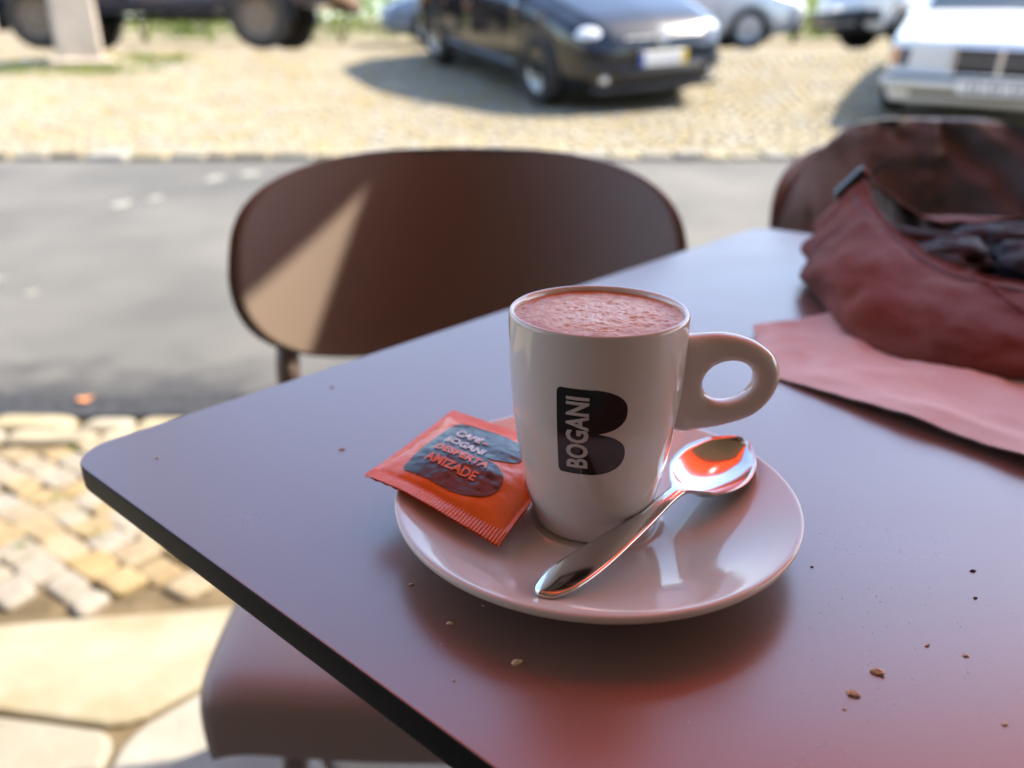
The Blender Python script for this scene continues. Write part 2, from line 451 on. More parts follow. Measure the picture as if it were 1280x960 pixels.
mesh('kerbstones_beyond', sv, sf, M['kerb'], car_park, smooth=False, kind='stuff')
sv, sf = [], []
y = 5.56
while y < 11.2:
    x = -9.5 + random.uniform(0, .1); dy = .10
    while x < 9.5:
        ln = random.uniform(.09, .14); j = lambda: random.uniform(-.008, .008)
        if abs(x) < y * .72 + .8:
            h = random.uniform(.004, .012) ; g = .004
            c = [(x + g + j(), y + g + j()), (x + ln - g + j(), y + g + j()), (x + ln - g + j(), y + dy - g + j()), (x + g + j(), y + dy - g + j())]
            cx = x + ln / 2; cy = y + dy / 2; o = len(sv)
            for px_, py_ in c: sv.append((px_, py_, gz(py_) - .02))
            for px_, py_ in c: sv.append((cx + (px_ - cx) * .8, cy + (py_ - cy) * .8, gz(py_) + h))
            sf += [(o + k, o + (k + 1) % 4, o + 4 + (k + 1) % 4, o + 4 + k) for k in range(4)] + [(o + 4, o + 5, o + 6, o + 7)]
        x += ln
    y += dy
mesh('cobbles', sv, sf, M['cobble_far'], car_park, smooth=False, kind='stuff')

def blades(name, spots, hgt, wid, m, kind='stuff', parent=None, per=30, spread=.06):
    V = []; F = []
    for (cx, cy, sc) in spots:
        for _ in range(per):
            a = random.uniform(0, 6.28); d = abs(random.gauss(0, 1)) * spread * sc
            x = cx + d * math.cos(a) * 1.6; y = cy + d * math.sin(a); z = gz(y) - .01
            t = random.uniform(0, 6.28); l = random.uniform(.3, 1) * hgt; lean = random.uniform(.1, .7) * l
            dx, dy = math.cos(t), math.sin(t); o = len(V)
            V += [(x - dy * wid, y + dx * wid, z), (x + dy * wid, y - dx * wid, z), (x + dx * lean, y + dy * lean, z + l)]
            F.append((o, o + 1, o + 2))
    return mesh(name, V, F, m, parent, smooth=False, kind=kind)
sp = [(-1.02 + .02, 1.55, .5), (-.86, 1.42, .6), (-.98, 1.36, .7), (-.73, 1.52, .5), (-.62, 1.60, .4), (-1.1, 1.8, .4)]
blades('joint_weeds', sp, .028, .002, M['grass'], parent=pavement, per=60, spread=.028)
sp = [(random.uniform(-5.9, -4.0), random.uniform(9.7, 10.2), 1) for _ in range(26)] + [(random.uniform(-4.8, -4.0), random.uniform(10.4, 10.9), 1) for _ in range(12)]
sp += [(random.uniform(-6.8, -5.9), random.uniform(9.75, 10.1), 1) for _ in range(8)]
blades('grass', sp, .09, .012, M['grass'], per=40, spread=.16)
sp = [(-2.6 + random.gauss(0, .12), 5.53, 1) for _ in range(8)] + [(random.uniform(-3.5, -.8), 5.53, .7) for _ in range(10)] + [(random.uniform(1.0, 2.6), 5.53, 1) for _ in range(34)]
blades('kerb_weeds', sp, .05, .006, M['grass'], parent=car_park, per=20, spread=.035)

# scuffs of worn paint on the road, a dry leaf
def blob(name, cx, cy, rx, ry, dz, m, parent=None, seed=0, n=18):
    V = [(cx, cy, gz(cy) + dz)]; F = []
    for k in range(n):
        a = 6.283 * k / n; r = 1 + .35 * fbm(math.cos(a) * 1.5 + seed, math.sin(a) * 1.5)
        x = cx + rx * r * math.cos(a); y = cy + ry * r * math.sin(a); V.append((x, y, gz(y) + dz))
    F = [(0, 1 + k, 1 + (k + 1) % n) for k in range(n)]
    return mesh(name, V, F, m, parent, smooth=False)
for k, (cx, cy, rx, ry) in enumerate([(-2.05, 4.25, .05, .07), (-1.92, 4.37, .04, .06), (-1.75, 4.85, .05, .09), (-1.57, 4.95, .06, .08), (-2.05, 3.1, .03, .04), (-1.83, 2.95, .025, .03)]):
    blob('paint_mark', cx, cy, rx, ry, .004, M['paint_mark'], road, seed=k * 3.3)
V, F = grid(lambda u, v: ((u - .5) * .062, (v - .5) * .036 * math.sin(math.pi * min(max(u, .06), .94)) ** .7, .004 + .012 * abs(v - .5) + .010 * (u - .5) ** 2 * 4), 9, 5)
dl = mesh('dry_leaf', V, F, M['dry_leaf']); dl.location = (-1.205, 2.08, gz(2.08) + .008); dl.rotation_euler = (.15, 0, .6); dl.scale = (.7, .7, .7)
tag(dl, 'small dry orange leaf lying on the dark edge of the road', 'leaf')

# ------------------------------------------------------------------ cafe front behind the viewer and the red awning overhead
wl = empty('cafe_building', 'plain plastered cafe front behind the table', 'building', (0, -1.3, 0))
V, F = rbox((0, -.15, 2.0), (14, .3, 4.0), .01); mesh('wall', V, F, M['wall'], wl, smooth=False)
V, F = rbox((-1.6, .02, 1.05), (1.0, .06, 2.1), .01); d_ = mesh('door', V, F, M['darkmetal'], wl, smooth=False)
V, F = rbox((1.2, .02, 1.5), (1.8, .06, 1.3), .01); f_ = mesh('window', V, F, M['darkmetal'], wl, smooth=False)
V, F = rbox((1.2, .06, 1.5), (1.64, .02, 1.14), .003); mesh('pane', V, F, M['glass'], f_, smooth=False)

AW_Z, AW_Y = 2.18, 1.37
AW_B = .78
SUN_GAP = (.958, 1.14, 1.10, 1.322)
V, F = rbox((1.6, 1.06, 2.66), (9.4, 2.28, .16), .01); mesh('canopy_slab', V, F, M['soffit'], wl, smooth=False)
def awning(x0, x1, poly=None):
    t = empty('awning', 'red cloth awning stretched from the cafe front over the table, seen only as shade', 'awning', (0, -1.3, 0))
    bz, by = 2.50, AW_B + 1.3
    def f(u, v):
        x = x0 + (x1 - x0) * u; y = by + (AW_Y + 1.3 - by) * v
        return (x, y + .15 * (x - .90) * v, bz + (AW_Z - bz) * v - .012 * math.sin(math.pi * ((u * 6) % 1)) )
    # gap added in the cloth, shaped to put a sun sliver on the chair
    us = sorted(set([x0 + (x1 - x0) * k / 60 for k in range(61)] + [SUN_GAP[0], SUN_GAP[1]])); vs = sorted(set([k / 19 for k in range(20)] + [(SUN_GAP[2] + 1.3 - by) / (AW_Y + 1.3 - by), (SUN_GAP[3] + 1.3 - by) / (AW_Y + 1.3 - by)]))
    V = [f((x - x0) / (x1 - x0), v) for x in us for v in vs]; F = []
    jg = vs.index((SUN_GAP[3] + 1.3 - by) / (AW_Y + 1.3 - by))
    for i, x in enumerate(us):
        if SUN_GAP[0] <= x <= SUN_GAP[1]: q = V[i * len(vs) + jg]; V[i * len(vs) + jg] = (q[0], q[1] - .62 * (x - SUN_GAP[0]), q[2] + .33 * (x - SUN_GAP[0]))
    for i in range(len(us) - 1):
        for j in range(len(vs) - 1):
            mx, my = (us[i] + us[i + 1]) / 2, by + (AW_Y + 1.3 - by) * (vs[j] + vs[j + 1]) / 2 - 1.3
            if SUN_GAP[0] < mx < SUN_GAP[1] and SUN_GAP[2] < my < SUN_GAP[3]: continue
            q = i * len(vs) + j; F.append((q, q + len(vs), q + len(vs) + 1, q + 1))
    mesh('canopy', V, F, M['awning'], t)
    V, F = grid(lambda u, v: (x0 + (x1 - x0) * u, AW_Y + 1.3 + .001 + .15 * (x0 + (x1 - x0) * u - .90), AW_Z - .23 * v * (.9 + .1 * abs(math.sin(u * 40)))), 121, 3)
    mesh('valance', V, F, M['awning'], t)
    V, F = tube([(x0, AW_Y + 1.28 + .15 * (x0 - .90), AW_Z - .02), (x1, AW_Y + 1.28 + .15 * (x1 - .90), AW_Z - .02)], .014, 8); mesh('front_bar', V, F, M['metal_white'], t)
    for xx in (x0 + .05, x1 - .05):
        V, F = tube([(xx, .05, 2.38), (xx, AW_Y + 1.27 + .15 * (xx - .90), AW_Z - .03)], .012, 8); mesh('arm', V, F, M['metal_white'], t)
    return t
awning(-2.2, 5.5)

# ------------------------------------------------------------------ table
TZ = .74
U = Vector((.658, .753)).normalized(); W = Vector((U.y, -U.x))
def tp(u, w): return Vector((U.x * u + W.x * w, U.y * u + W.y * w))
u0, u1, w0, w1 = .109, .809, -.362, .338
tab = empty('cafe_table', 'dark square cafe table with rounded corners, cup and saucer standing on it', 'table', (*tp((u0 + u1) / 2, (w0 + w1) / 2), 0))
def rsquare(ins, z, rad=.021, n=8):
    out = []; hu = (u1 - u0) / 2 - ins; hw = (w1 - w0) / 2 - ins; r = max(rad - ins, .002)
    cu, cw = (u0 + u1) / 2, (w0 + w1) / 2
    for k, (su, sw) in enumerate([(1, 1), (-1, 1), (-1, -1), (1, -1)]):
        for i in range(n + 1):
            a = R(90) * k + R(90) * i / n
            p = tp(cu + su * (hu - r) + r * math.cos(a), cw + sw * (hw - r) + r * math.sin(a))
            out.append((p.x - tab.location.x, p.y - tab.location.y, z))
    return out
prof = [(.0010, 0.0), (.0005, -.0001), (.0001, -.0005), (0, -.0012), (0, -.0095), (.0002, -.0108), (.0022, -.0124), (.0045, -.0126)]
rings = [rsquare(i, TZ + z) for i, z in prof]
nr = len(rings[0]); V = sum(rings, []); F = [tuple(range(nr))]; fm = [0]
for k in range(len(rings) - 1):
    for i in range(nr): F.append((k * nr + (i + 1) % nr, k * nr + i, (k + 1) * nr + i, (k + 1) * nr + (i + 1) % nr)); fm.append(0 if k < 1 else 1 if k < 5 else 2)
F.append(tuple(reversed(range((len(rings) - 1) * nr, len(rings) * nr)))); fm.append(1)
bm_top = mesh('tabletop', V, F, None, tab, smooth=False, mats=[M['table'], M['table_edge'], M['table_chamfer']], fm=fm)
for p in bm_top.data.polygons:
    if len(p.vertices) == 4: p.use_smooth = True
V, F = tube([(0, 0, .03), (0, 0, TZ - .014)], .035, 20); mesh('column', V, F, M['darkmetal'], tab)
V, F = rbox((0, 0, .016), (.42, .42, .03), .008, rz=R(41)); mesh('base', V, F, M['darkmetal'], tab, smooth=False)
V, F = rbox((0, 0, TZ - .018), (.3, .06, .010), .002, rz=R(41)); V2, F2 = rbox((0, 0, TZ - .0182), (.06, .3, .010), .002, rz=R(41))
mesh('bracket', *join((V, F), (V2, F2)), M['darkmetal'], tab, smooth=False)

# ------------------------------------------------------------------ saucer
CX, CY = .0295, .2613
sa_ = empty('saucer', 'white china saucer under the coffee cup', 'saucer', (CX + .0012, CY - .0016, TZ))
prof = [(0, .0048), (.020, .0048), (.0225, .0050), (.0235, .0058), (.0245, .0058), (.0265, .0052), (.034, .0058), (.044, .0076), (.054, .0102), (.062, .0130), (.068, .0152), (.0705, .0161),
        (.0722, .0166), (.0733, .0163), (.0736, .0153), (.0732, .0140), (.0715, .0128), (.066, .0105), (.056, .0066), (.046, .0034), (.040, .0016), (.037, .0005), (.0355, 0), (.034, .0004), (.033, .0018), (.02, .002), (0, .002)]
V, F = lathe([tuple(p) for p in catmull([(a, b2, 0) for a, b2 in prof], 3)] and [(p.x, p.y) for p in catmull([(a, b2, 0) for a, b2 in prof], 3)], 128)
mesh('dish', V, F, M['china'], sa_)

# ------------------------------------------------------------------ cup
cup = empty('coffee_cup', 'white china coffee cup with a black printed letter, full of foamed coffee', 'cup', (CX, CY, TZ + .0050))
CP = [(.0, .0195), (.0012, .0207), (.004, .0217), (.010, .0234), (.016, .0247), (.024, .0262), (.034, .0278), (.044, .0291), (.054, .0300), (.064, .0305), (.074, .0307), (.0796, .0306)]
cps = catmull([(r, z, 0) for z, r in CP], 4)
def cup_r(z):
    for a, b2 in zip(cps, cps[1:]):
        if z <= b2.y: return a.x + (b2.x - a.x) * max(0, z - a.y) / max(1e-9, b2.y - a.y)
    return cps[-1].x
prof = [(0, .0022), (.016, .0022), (.0175, .0008), (.0185, 0)] + [(p.x, p.y) for p in cps[1:]]
rim = [(.0304, .0804), (.0298, .0808), (.0291, .0806), (.0286, .0798)]
inner = [(.0281, .074), (.0279, .064), (.0268, .045), (.0245, .025), (.02, .010), (.01, .006), (0, .0055)]
V, F = lathe(prof + rim + inner, 128); body = mesh('cup_body', V, F, M['china'], cup)
# handle: a thick flat ring standing off the right of the cup
HA = R(-3)
outer = [(.0330, .0722), (.0432, .0728), (.0530, .0705), (.0604, .0650), (.0630, .0576), (.0610, .0500), (.0550, .0432), (.0452, .0392), (.0370, .0374), (.0290, .0364), (.0262, .0440), (.0262, .0550), (.0262, .0660), (.0285, .0716)]
hc = Vector((.0456, .0556)); ha, hb, ht = .0088, .0074, R(24)
oc = []
for i in range(len(outer)):
    p0, p1, p2, p3 = [Vector(outer[(i + q) % len(outer)]) for q in (-1, 0, 1, 2)]
    for q in range(6):
        t = q / 6; oc.append(.5 * ((2 * p1) + (p2 - p0) * t + (2 * p0 - 5 * p1 + 4 * p2 - p3) * t * t + (3 * p1 - p0 - 3 * p2 + p3) * t ** 3))
def ear(u, v):
    o_ = oc[int(round(u * len(oc))) % len(oc)]; d = o_ - hc; a = math.atan2(d.y, d.x) - ht
    r = ha * hb / math.hypot(hb * math.cos(a), ha * math.sin(a)); inn = hc + d.normalized() * r
    m_ = (o_ + inn) / 2; h = (o_ - inn) / 2; b_ = 2 * math.pi * v; c_, s_ = math.cos(b_), math.sin(b_)
    q = m_ + h * (math.copysign(abs(c_) ** .75, c_)); dep = .0047 * math.copysign(abs(s_) ** .8, s_)
    return (q.x * math.cos(HA) - dep * math.sin(HA), q.x * math.sin(HA) + dep * math.cos(HA), q.y)
V, F = grid(ear, len(oc), 24, closed_u=True, closed_v=True)
mesh('handle', V, F, M['china'], cup)
# foam
fz = .0786; fr = .0284
def foam(u, v):
    r = fr * v; a = u * 2 * math.pi; x, y = r * math.cos(a), r * math.sin(a)
    z = .0009 * (1 - v ** 3) + .00035 * fbm(x * 190, y * 190) + .0003 * fbm(x * 700, y * 700, 3)
    if v > .93: z = z * (1 - v) / .07 + .0004 * (v - .93) / .07
    return (x, y, z)
V, F = grid(foam, 140, 50, closed_u=True); o = mesh('foam', V, F, M['foam'], cup); o.location = (0, 0, fz)
# printed letter: solid, with the name up its spine
LZ0, LZ1 = .0315, .0632
def on_cup(dx, z, off):
    r = cup_r(z); a = -math.pi / 2 + dx / .0296
    return ((r + off) * math.cos(a), (r + off) * math.sin(a), z)
x_l = -.0156; xs = .0138
def b_right(t):   # right outline of the solid letter, t from 0 (bottom) to 1 (top)
    def lobe(c, h, wd, tt): 
        q = abs(tt - c) / h
        return wd * max(0.0, 1 - q ** 2.4) ** .5 if q < 1 else 0
    return max(lobe(.253, .253, .0122, t), lobe(.75, .25, .0117, t))
def letter(u, v):
    t = .002 + .996 * v
    wr = b_right(t); xr = x_l + xs * .80 + wr
    c = .06; e_ = min(t, 1 - t)
    lc = .0015 * (1 - math.sqrt(max(0, 1 - ((c - e_) / c) ** 2))) if e_ < c else 0
    dx = (x_l + lc) + (xr - x_l - lc) * u
    z = LZ0 + (LZ1 - LZ0) * t
    return on_cup(dx, z, .00008)
V, F = grid(letter, 26, 90); pr = mesh('printed_letter', V, F, M['black_print'], cup)
tv, tf, tw, th = text_geo('BOGANI', .01, .00030, .80, 1)
s_ = .0263 / tw; s2 = .0076 / th
V = [on_cup(x_l + .0107 - y_ * s2, LZ0 + .0026 + x_ * s_, .00024) for x_, y_ in tv]
mesh('lettering', V, tf, M['white_print'], pr, smooth=False)

# ------------------------------------------------------------------ spoon
sp0 = Vector((.008, .199, 0)); sp1 = Vector((.0945, .2925, 0)); SD = (sp1 - sp0).normalized(); SN = Vector((-SD.y, SD.x, 0)); SLn = (sp1 - sp0).length
def saucer_z(r):
    pts = [(0, .0048), (.034, .0058), (.044, .0076), (.054, .0102), (.062, .0130), (.068, .0152), (.0722, .0166)]
    for (a, za), (b2, zb) in zip(pts, pts[1:]):
        if r <= b2: return za + (zb - za) * (r - a) / (b2 - a)
    return .0166
spo = empty('spoon', 'small shiny steel coffee spoon resting on the saucer', 'spoon', (sp0.x, sp0.y, TZ))
kz = [(0, .0150), (.03, .0152), (.055, .0165), (.070, .0185), (.080, .0192), (.095, .0190), (.110, .0196), (SLn, .0215)]
def key(t, K):
    P = catmull([(a, b2, 0) for a, b2 in K], 8)
    for a, b2 in zip(P, P[1:]):
        if t <= b2.x: return a.y + (b2.y - a.y) * (t - a.x) / max(1e-9, b2.x - a.x)
    return P[-1].y
kw = [(0, .0001), (.0012, .0026), (.004, .0045), (.012, .0063), (.025, .0063), (.045, .0047), (.062, .0033), (.073, .0028), (.078, .0034), (.082, .0066), (.089, .0110), (.098, .0134), (.107, .0136), (.116, .0112), (.122, .0071), (SLn - .0006, .0028), (SLn, .0001)]
kw = [(a * 1.0, b2) for a, b2 in kw]
def spoon_side(sgn, thick):
    def f(u, v):
        t = SLn * u; s = (v - .5) * 2; wd = key(t, kw)
        bowl = max(0, min(1, (t - .075) / .012)); bowl *= bowl
        dep = .0062 * bowl * max(0, (wd / .0134)) ** .7
        z = key(t, kz) - dep * (1 - s * s) + (1 - bowl) * .0009 * (1 - s * s) * sgn
        z += -thick if sgn < 0 else 0
        p = SD * t + SN * (wd * s); z += bowl * .20 * wd * s
        return (p.x, p.y, z)
    return f
a = grid(spoon_side(1, .0012), 150, 15); b2 = grid(spoon_side(-1, .0010), 150, 15)
b2 = (b2[0], [tuple(reversed(q)) for q in b2[1]])
V, F = join(a, b2); nb = 150 * 15
for i in range(149):
    for j in (0, 14):
        q = (i * 15 + j, (i + 1) * 15 + j, nb + (i + 1) * 15 + j, nb + i * 15 + j); F.append(q if j == 14 else tuple(reversed(q)))
cutb = [k for k, q in enumerate(F) if min((Vector(V[i]).xy).dot(SD.xy) for i in q) > .0765]
sb = set(cutb)
def sub(V, F, keep):
    used = {}; Fo = []
    for k in keep:
        Fo.append(tuple(used.setdefault(i, len(used)) for i in F[k]))
    return [V[i] for i in used], Fo
mesh('bowl', *sub(V, F, cutb), M['steel'], spo); mesh('handle', *sub(V, F, [k for k in range(len(F)) if k not in sb]), M['steel'], spo)

# ------------------------------------------------------------------ sugar sachet
SL = Vector((-.0555, .2655, .7580)); SB = Vector((-.0045, .2285, .7560)); ST = Vector((-.0262, .3250, .7595))
sac = empty('sugar_sachet', 'orange sugar sachet with crimped ends leaning on the saucer rim beside the cup', 'sachet', SL)
ex = SB - SL; ey = ST - SL; en = ex.cross(ey).normalized()
def sach(s, t, side=1, off=0.0):
    es = min(s, 1 - s) / .5; et = min(t, 1 - t) / .5
    ci = lambda e, b: min(1, max(0, (e - b) / .55))
    puff = (ci(es, .06) * ci(et, .20)) ** .55
    z = side * (.0004 + .0052 * puff)
    wr = .0007 * fbm(s * 3.2, t * 4.3, 1.3) + .00012 * fbm(s * 11, t * 13, 5)
    z += wr * (.45 + puff) * (1 if side > 0 else .5)
    if min(t, 1 - t) < .095: z += .00022 * math.sin(s * 2 * math.pi * 46)          # crimped ends
    if min(s, 1 - s) < .03: z += .00012 * math.sin(min(s, 1 - s) * 2 * math.pi * 90)
    z += .0022 * math.sin(s * 3.3 + .6) * (1 - t) ** 3 - .002 * (1 - t) ** 2 * s
    p = SL + ex * s + ey * t + en * (z + off)
    d = Vector((p.x - CX, p.y - CY)); rc = cup_r(max(0, p.z - TZ - .005)) + .0007 + max(0, off)
    if d.length < rc:
        q = rc - d.length; d2 = d.normalized() * rc; p = Vector((CX + d2.x, CY + d2.y, p.z + q * .6))
    return p - SL
a = grid(lambda u, v: sach(u, v, 1), 185, 90); b2 = grid(lambda u, v: sach(u, v, -1), 60, 40)
b2 = (b2[0], [tuple(reversed(q)) for q in b2[1]])
mesh('packet', *join(a, b2), M['foil'], sac)
def sb_map(x, y): return (.180 + .635 * x, .150 + .675 * y)          # letter box -> sachet
def sb_shape(u, v):
    t = .002 + .996 * v
    def lobe(c, h, wd):
        q = abs(t - c) / h
        return wd * max(0, 1 - q ** 2.4) ** .5 if q < 1 else 0
    xr = .50 + max(lobe(.26, .26, .5), lobe(.75, .25, .48))
    e_ = min(t, 1 - t); lc = .05 * (1 - math.sqrt(max(0, 1 - ((.06 - e_) / .06) ** 2))) if e_ < .06 else 0
    s, tt = sb_map(lc + (xr - lc) * u, t); return sach(s, tt, 1, .0004)
V, F = grid(sb_shape, 120, 100); sp_ = mesh('printed_letter', V, F, M['foil_black'], sac)
def sline(body, s0, t0, wid, hgt, m):
    tv, tf, tw, th = text_geo(body, .01, .00034, .85, 2)
    V = [sach(s0 + x_ / tw * wid, t0 + y_ / th * hgt, 1, .0008) for x_, y_ in tv]
    mesh('lettering', V, tf, m, sp_, smooth=False)
sline('CAFÉ', .285, .600, .20, .100, M['foil_white'])
sline('BOGANI', .272, .496, .30, .072, M['foil_white'])
sline('DESPERTA', .266, .384, .41, .072, M['foil_orange'])
sline('AMIZADE', .270, .268, .385, .072, M['foil_orange'])
tf = [(0, 1, 2, 3)]
mesh('dash', [sach(a_, b_, 1, .0008) for a_, b_ in ((.50, .622), (.535, .622), (.535, .638), (.50, .638))], tf, M['foil_orange'], sp_, smooth=False)

# ------------------------------------------------------------------ crumbs
def crumb(x, y, s, label, dark=False):
    bm = bmesh.new(); bmesh.ops.create_icosphere(bm, subdivisions=2, radius=1)
    sd = random.random() * 50
    for v in bm.verts:
        k = 1 + .55 * noise.noise(v.co * 1.7 + Vector((sd, 0, 0))); v.co = Vector((v.co.x * s * 1.35 * k, v.co.y * s * .85 * k, max(v.co.z * s * .55 * k, -s * .3)))
    zmin = min(v.co.z for v in bm.verts)
    bm.verts.index_update(); V = [v.co - Vector((0, 0, zmin)) for v in bm.verts]; F = [tuple(v.index for v in f.verts) for f in bm.faces]; bm.free()
    o = mesh('crumb', V, F, M['crumb_dark'] if dark else M['crumb'], smooth=False); o.location = (x, y, TZ); o.rotation_euler = (0, 0, random.uniform(-.6, .6))
    tag(o, label, 'crumb', 'crumbs scattered over the tabletop')
M['crumb_dark'] = mat('crumb_dark', (.10, .05, .03), .9)
TH = R(22.07)
def on_table(u_, v_):
    d = Vector(((u_ - 640) / 1000, math.cos(TH) + (480 - v_) / 1000 * math.sin(TH), -math.sin(TH) + (480 - v_) / 1000 * math.cos(TH)))
    t = (TZ - CAM_Z) / d.z; return d.x * t, d.y * t
for (u_, v_, s, lab, dk) in [
    (646, 829, .0016, 'golden crumb on the table in front of the saucer, nearest to the viewer', 0),
    (562, 780, .0011, 'small elongated crumb on the table below the saucer rim', 0),
    (514, 731, .0009, 'small round crumb on the table left of the saucer', 0),
    (604, 758, .0006, 'tiny pale speck right under the front left saucer rim', 0),
    (1097, 841, .0020, 'larger orange crumb on the bare table at lower right', 0),
    (1066, 868, .0018, 'orange crumb just below the largest one at lower right', 0),
    (1159, 807, .0009, 'thin pale crumb right of the larger orange crumb', 0),
    (1207, 820, .0009, 'small two-toned crumb near the right edge of the table', 0),
    (1216, 714, .0010, 'dark crumb on the table below the paper, upper of two', 1),
    (1219, 748, .0007, 'tiny dark crumb below another dark crumb on the right', 1),
    (1015, 709, .0006, 'tiny dark speck right beside the right saucer rim', 1),
    (427, 562, .0013, 'small brown crumb on the table left of the sachet', 0),
    (415, 484, .0012, 'pale crumb on the table near its far left edge', 0),
    (196, 573, .0008, 'pale speck near the left corner of the table', 0),
    (1056, 887, .0006, 'tiny pinkish speck under the orange crumbs', 0),
    (1256, 906, .0009, 'pale crumb in the bottom right corner of the table', 0),
    (567, 851, .0006, 'tiny pale speck near the front edge of the table', 0)]:
    x, y = on_table(u_, v_); crumb(x, y, s * .72, lab, dk)

dv, df = [], []
for _ in range(260):
    x, y = on_table(random.gauss(1080, 150), random.gauss(760, 110)) if random.random() < .7 else on_table(random.uniform(300, 1250), random.uniform(560, 950))
    if (x - CX) ** 2 + (y - CY) ** 2 < .076 ** 2 or (Vector((x, y)).dot(U) < u0 + .004): continue
    r = random.uniform(.00010, .00024); a = random.uniform(0, 6.28); o = len(dv)
    for k in range(3): dv.append((x + r * math.cos(a + k * 2.1), y + r * math.sin(a + k * 2.1), TZ))
    dv.append((x, y, TZ + r)); df += [(o, o + 1, o + 3), (o + 1, o + 2, o + 3), (o + 2, o, o + 3)]
mesh('crumb_dust', dv, df, M['dust'], smooth=False, kind='stuff')

# ------------------------------------------------------------------ paper bag under the red bag
pp = empty('paper_bag', 'flattened pink paper bag lying under the red bag', 'paper bag', (.30, .43, TZ))
PC = [(.1500, .4660), (.2330, .3090), (.60, .20), (.62, .48), (.36, .58), (.215, .522), (.158, .499)]
def pap(u, v):
    # u along the front edge, v back
    a_ = Vector((.1450, .412)).lerp(Vector((.250, .268)), min(u / .55, 1)) if u < .55 else Vector((.250, .268)).lerp(Vector((.52, .20)), (u - .55) / .45)
    b_ = Vector((.156, .495)).lerp(Vector((.235, .534)), min(u / .55, 1)) if u < .55 else Vector((.235, .534)).lerp(Vector((.56, .56)), (u - .55) / .45)
    p = a_.lerp(b_, v)
    z = .0012 + .0045 * math.sin(math.pi * min(1, u * 1.45)) ** 1.2 * (1 - v) ** 2 * (1 - .3 * u) + .0022 * (fbm(p.x * 22, p.y * 22) + .5) * min(1, v * 3 + .4) + .0045 * (.3 - abs(noise.noise(Vector((p.x * 24, p.y * 17, 3))))) + .0008 * fbm(p.x * 60, p.y * 40, 2)
    return (p.x - .30, p.y - .43, max(z, .0010))
top = grid(pap, 70, 40)
bot = ([(x, y, max(z - .0009, .0002)) for x, y, z in top[0]], [tuple(reversed(q)) for q in top[1]])
V, F = join(top, bot)
mesh('sheet', V, F, M['paper'], pp)

# ------------------------------------------------------------------ red bag
bag = empty('red_bag', 'open dark red canvas bag with black lining lying on the table', 'bag', (.42, .60, TZ))
# a pouch: columns of (bottom, bulge, rim) points going round it, mouth open to the upper right
BC = [((.232, .600, .7425), (.236, .622, .768), (.280, .655, .814)), ((.216, .520, .743), (.224, .555, .777), (.277, .622, .803)), ((.214, .470, .743), (.228, .500, .773), (.275, .598, .796)),
      ((.226, .435, .743), (.243, .468, .766), (.278, .556, .786)), ((.246, .418, .743), (.2566, .441, .763), (.286, .515, .780)), ((.283, .403, .743), (.2885, .422, .760), (.316, .478, .775)),
      ((.36, .39, .743), (.365, .405, .762), (.40, .45, .777)), ((.50, .39, .743), (.50, .40, .767), (.52, .46, .782)), ((.62, .45, .743), (.63, .455, .770), (.62, .50, .787)),
      ((.64, .58, .743), (.648, .58, .770), (.62, .58, .790)), ((.58, .70, .743), (.58, .708, .770), (.55, .68, .786)), ((.44, .74, .743), (.445, .75, .765), (.43, .71, .773)),
      ((.36, .735, .743), (.36, .745, .768), (.368, .702, .774)), ((.30, .70, .743), (.30, .715, .775), (.327, .686, .792)), ((.25, .65, .743), (.255, .672, .778), (.296, .668, .810))]
def closed_spline(P, n):
    out = []; P = [Vector(p) for p in P]; k = len(P)
    for i in range(k):
        p0, p1, p2, p3 = P[i - 1], P[i], P[(i + 1) % k], P[(i + 2) % k]
        for q in range(n):
            t = q / n; out.append(.5 * ((2 * p1) + (p2 - p0) * t + (2 * p0 - 5 * p1 + 4 * p2 - p3) * t * t + (3 * p1 - p0 - 3 * p2 + p3) * t ** 3))
    return out
L0, L1, L2 = [closed_spline([c[i] for c in BC], 12) for i in range(3)]
n_ = len(L0); BL_ = Vector(bag.location)
cen3 = Vector((.42, .58, .77)); rg = []
NV = 26
for i in range(NV + 1):
    v = i / NV; row = []
    for k in range(n_):
        a, b2, c = L0[k], L1[k], L2[k]
        ctrl = b2 * 2 - (a + c) * .5
        p = a * (1 - v) ** 2 + ctrl * 2 * v * (1 - v) + c * v * v
        d = p - cen3; d.z *= .4; d.normalize(); en_ = min(1, v * 4) * (1 - .55 * v)
        fold = .010 * fbm(p.x * 15 + p.z * 10, p.y * 15, p.z * 22) + .020 * (abs(noise.noise(Vector((p.x * 20 + p.y * 9, p.z * 45, p.y * 13 + 4)))) - .25)
        row.append(p + d * (fold * en_) + Vector((0, 0, .0030 * v * fbm(p.x * 35, p.y * 35, 7))) - BL_)
    rg.append(row)
def ringmesh(rings, close_first=False):
    V = []; F = []; k0 = len(rings[0])
    for r in rings: V += r
    for i in range(len(rings) - 1):
        for k in range(k0): F.append((i * k0 + k, i * k0 + (k + 1) % k0, (i + 1) * k0 + (k + 1) % k0, (i + 1) * k0 + k))
    if close_first: F.append(tuple(reversed(range(k0))))
    return V, F
V, F = ringmesh(rg, True); mesh('outer_cloth', V, F, M['bag'], bag)
sm_ = []
for q in range(25):
    t_ = q / 24; k = int(4.4 * 12 + 2.0 * 12 * t_); r_ = rg[int(round(26 - 20 * t_))][k]; c_ = Vector((.42, .58, .77)) - BL_
    sm_.append(r_ + (r_ - c_).normalized() * .0008)
V, F = tube(catmull(sm_, 3), .0016, 6); mesh('seam', V, F, M['bag'], bag)
sm_ = []
for k in range(2, 78):
    r_ = rg[24][k]; c_ = Vector((.42, .58, .76)) - BL_; sm_.append(r_ + (r_ - c_).normalized() * .0004)
V, F = tube(sm_, .0008, 5); mesh('seam', V, F, M['strap'], bag)
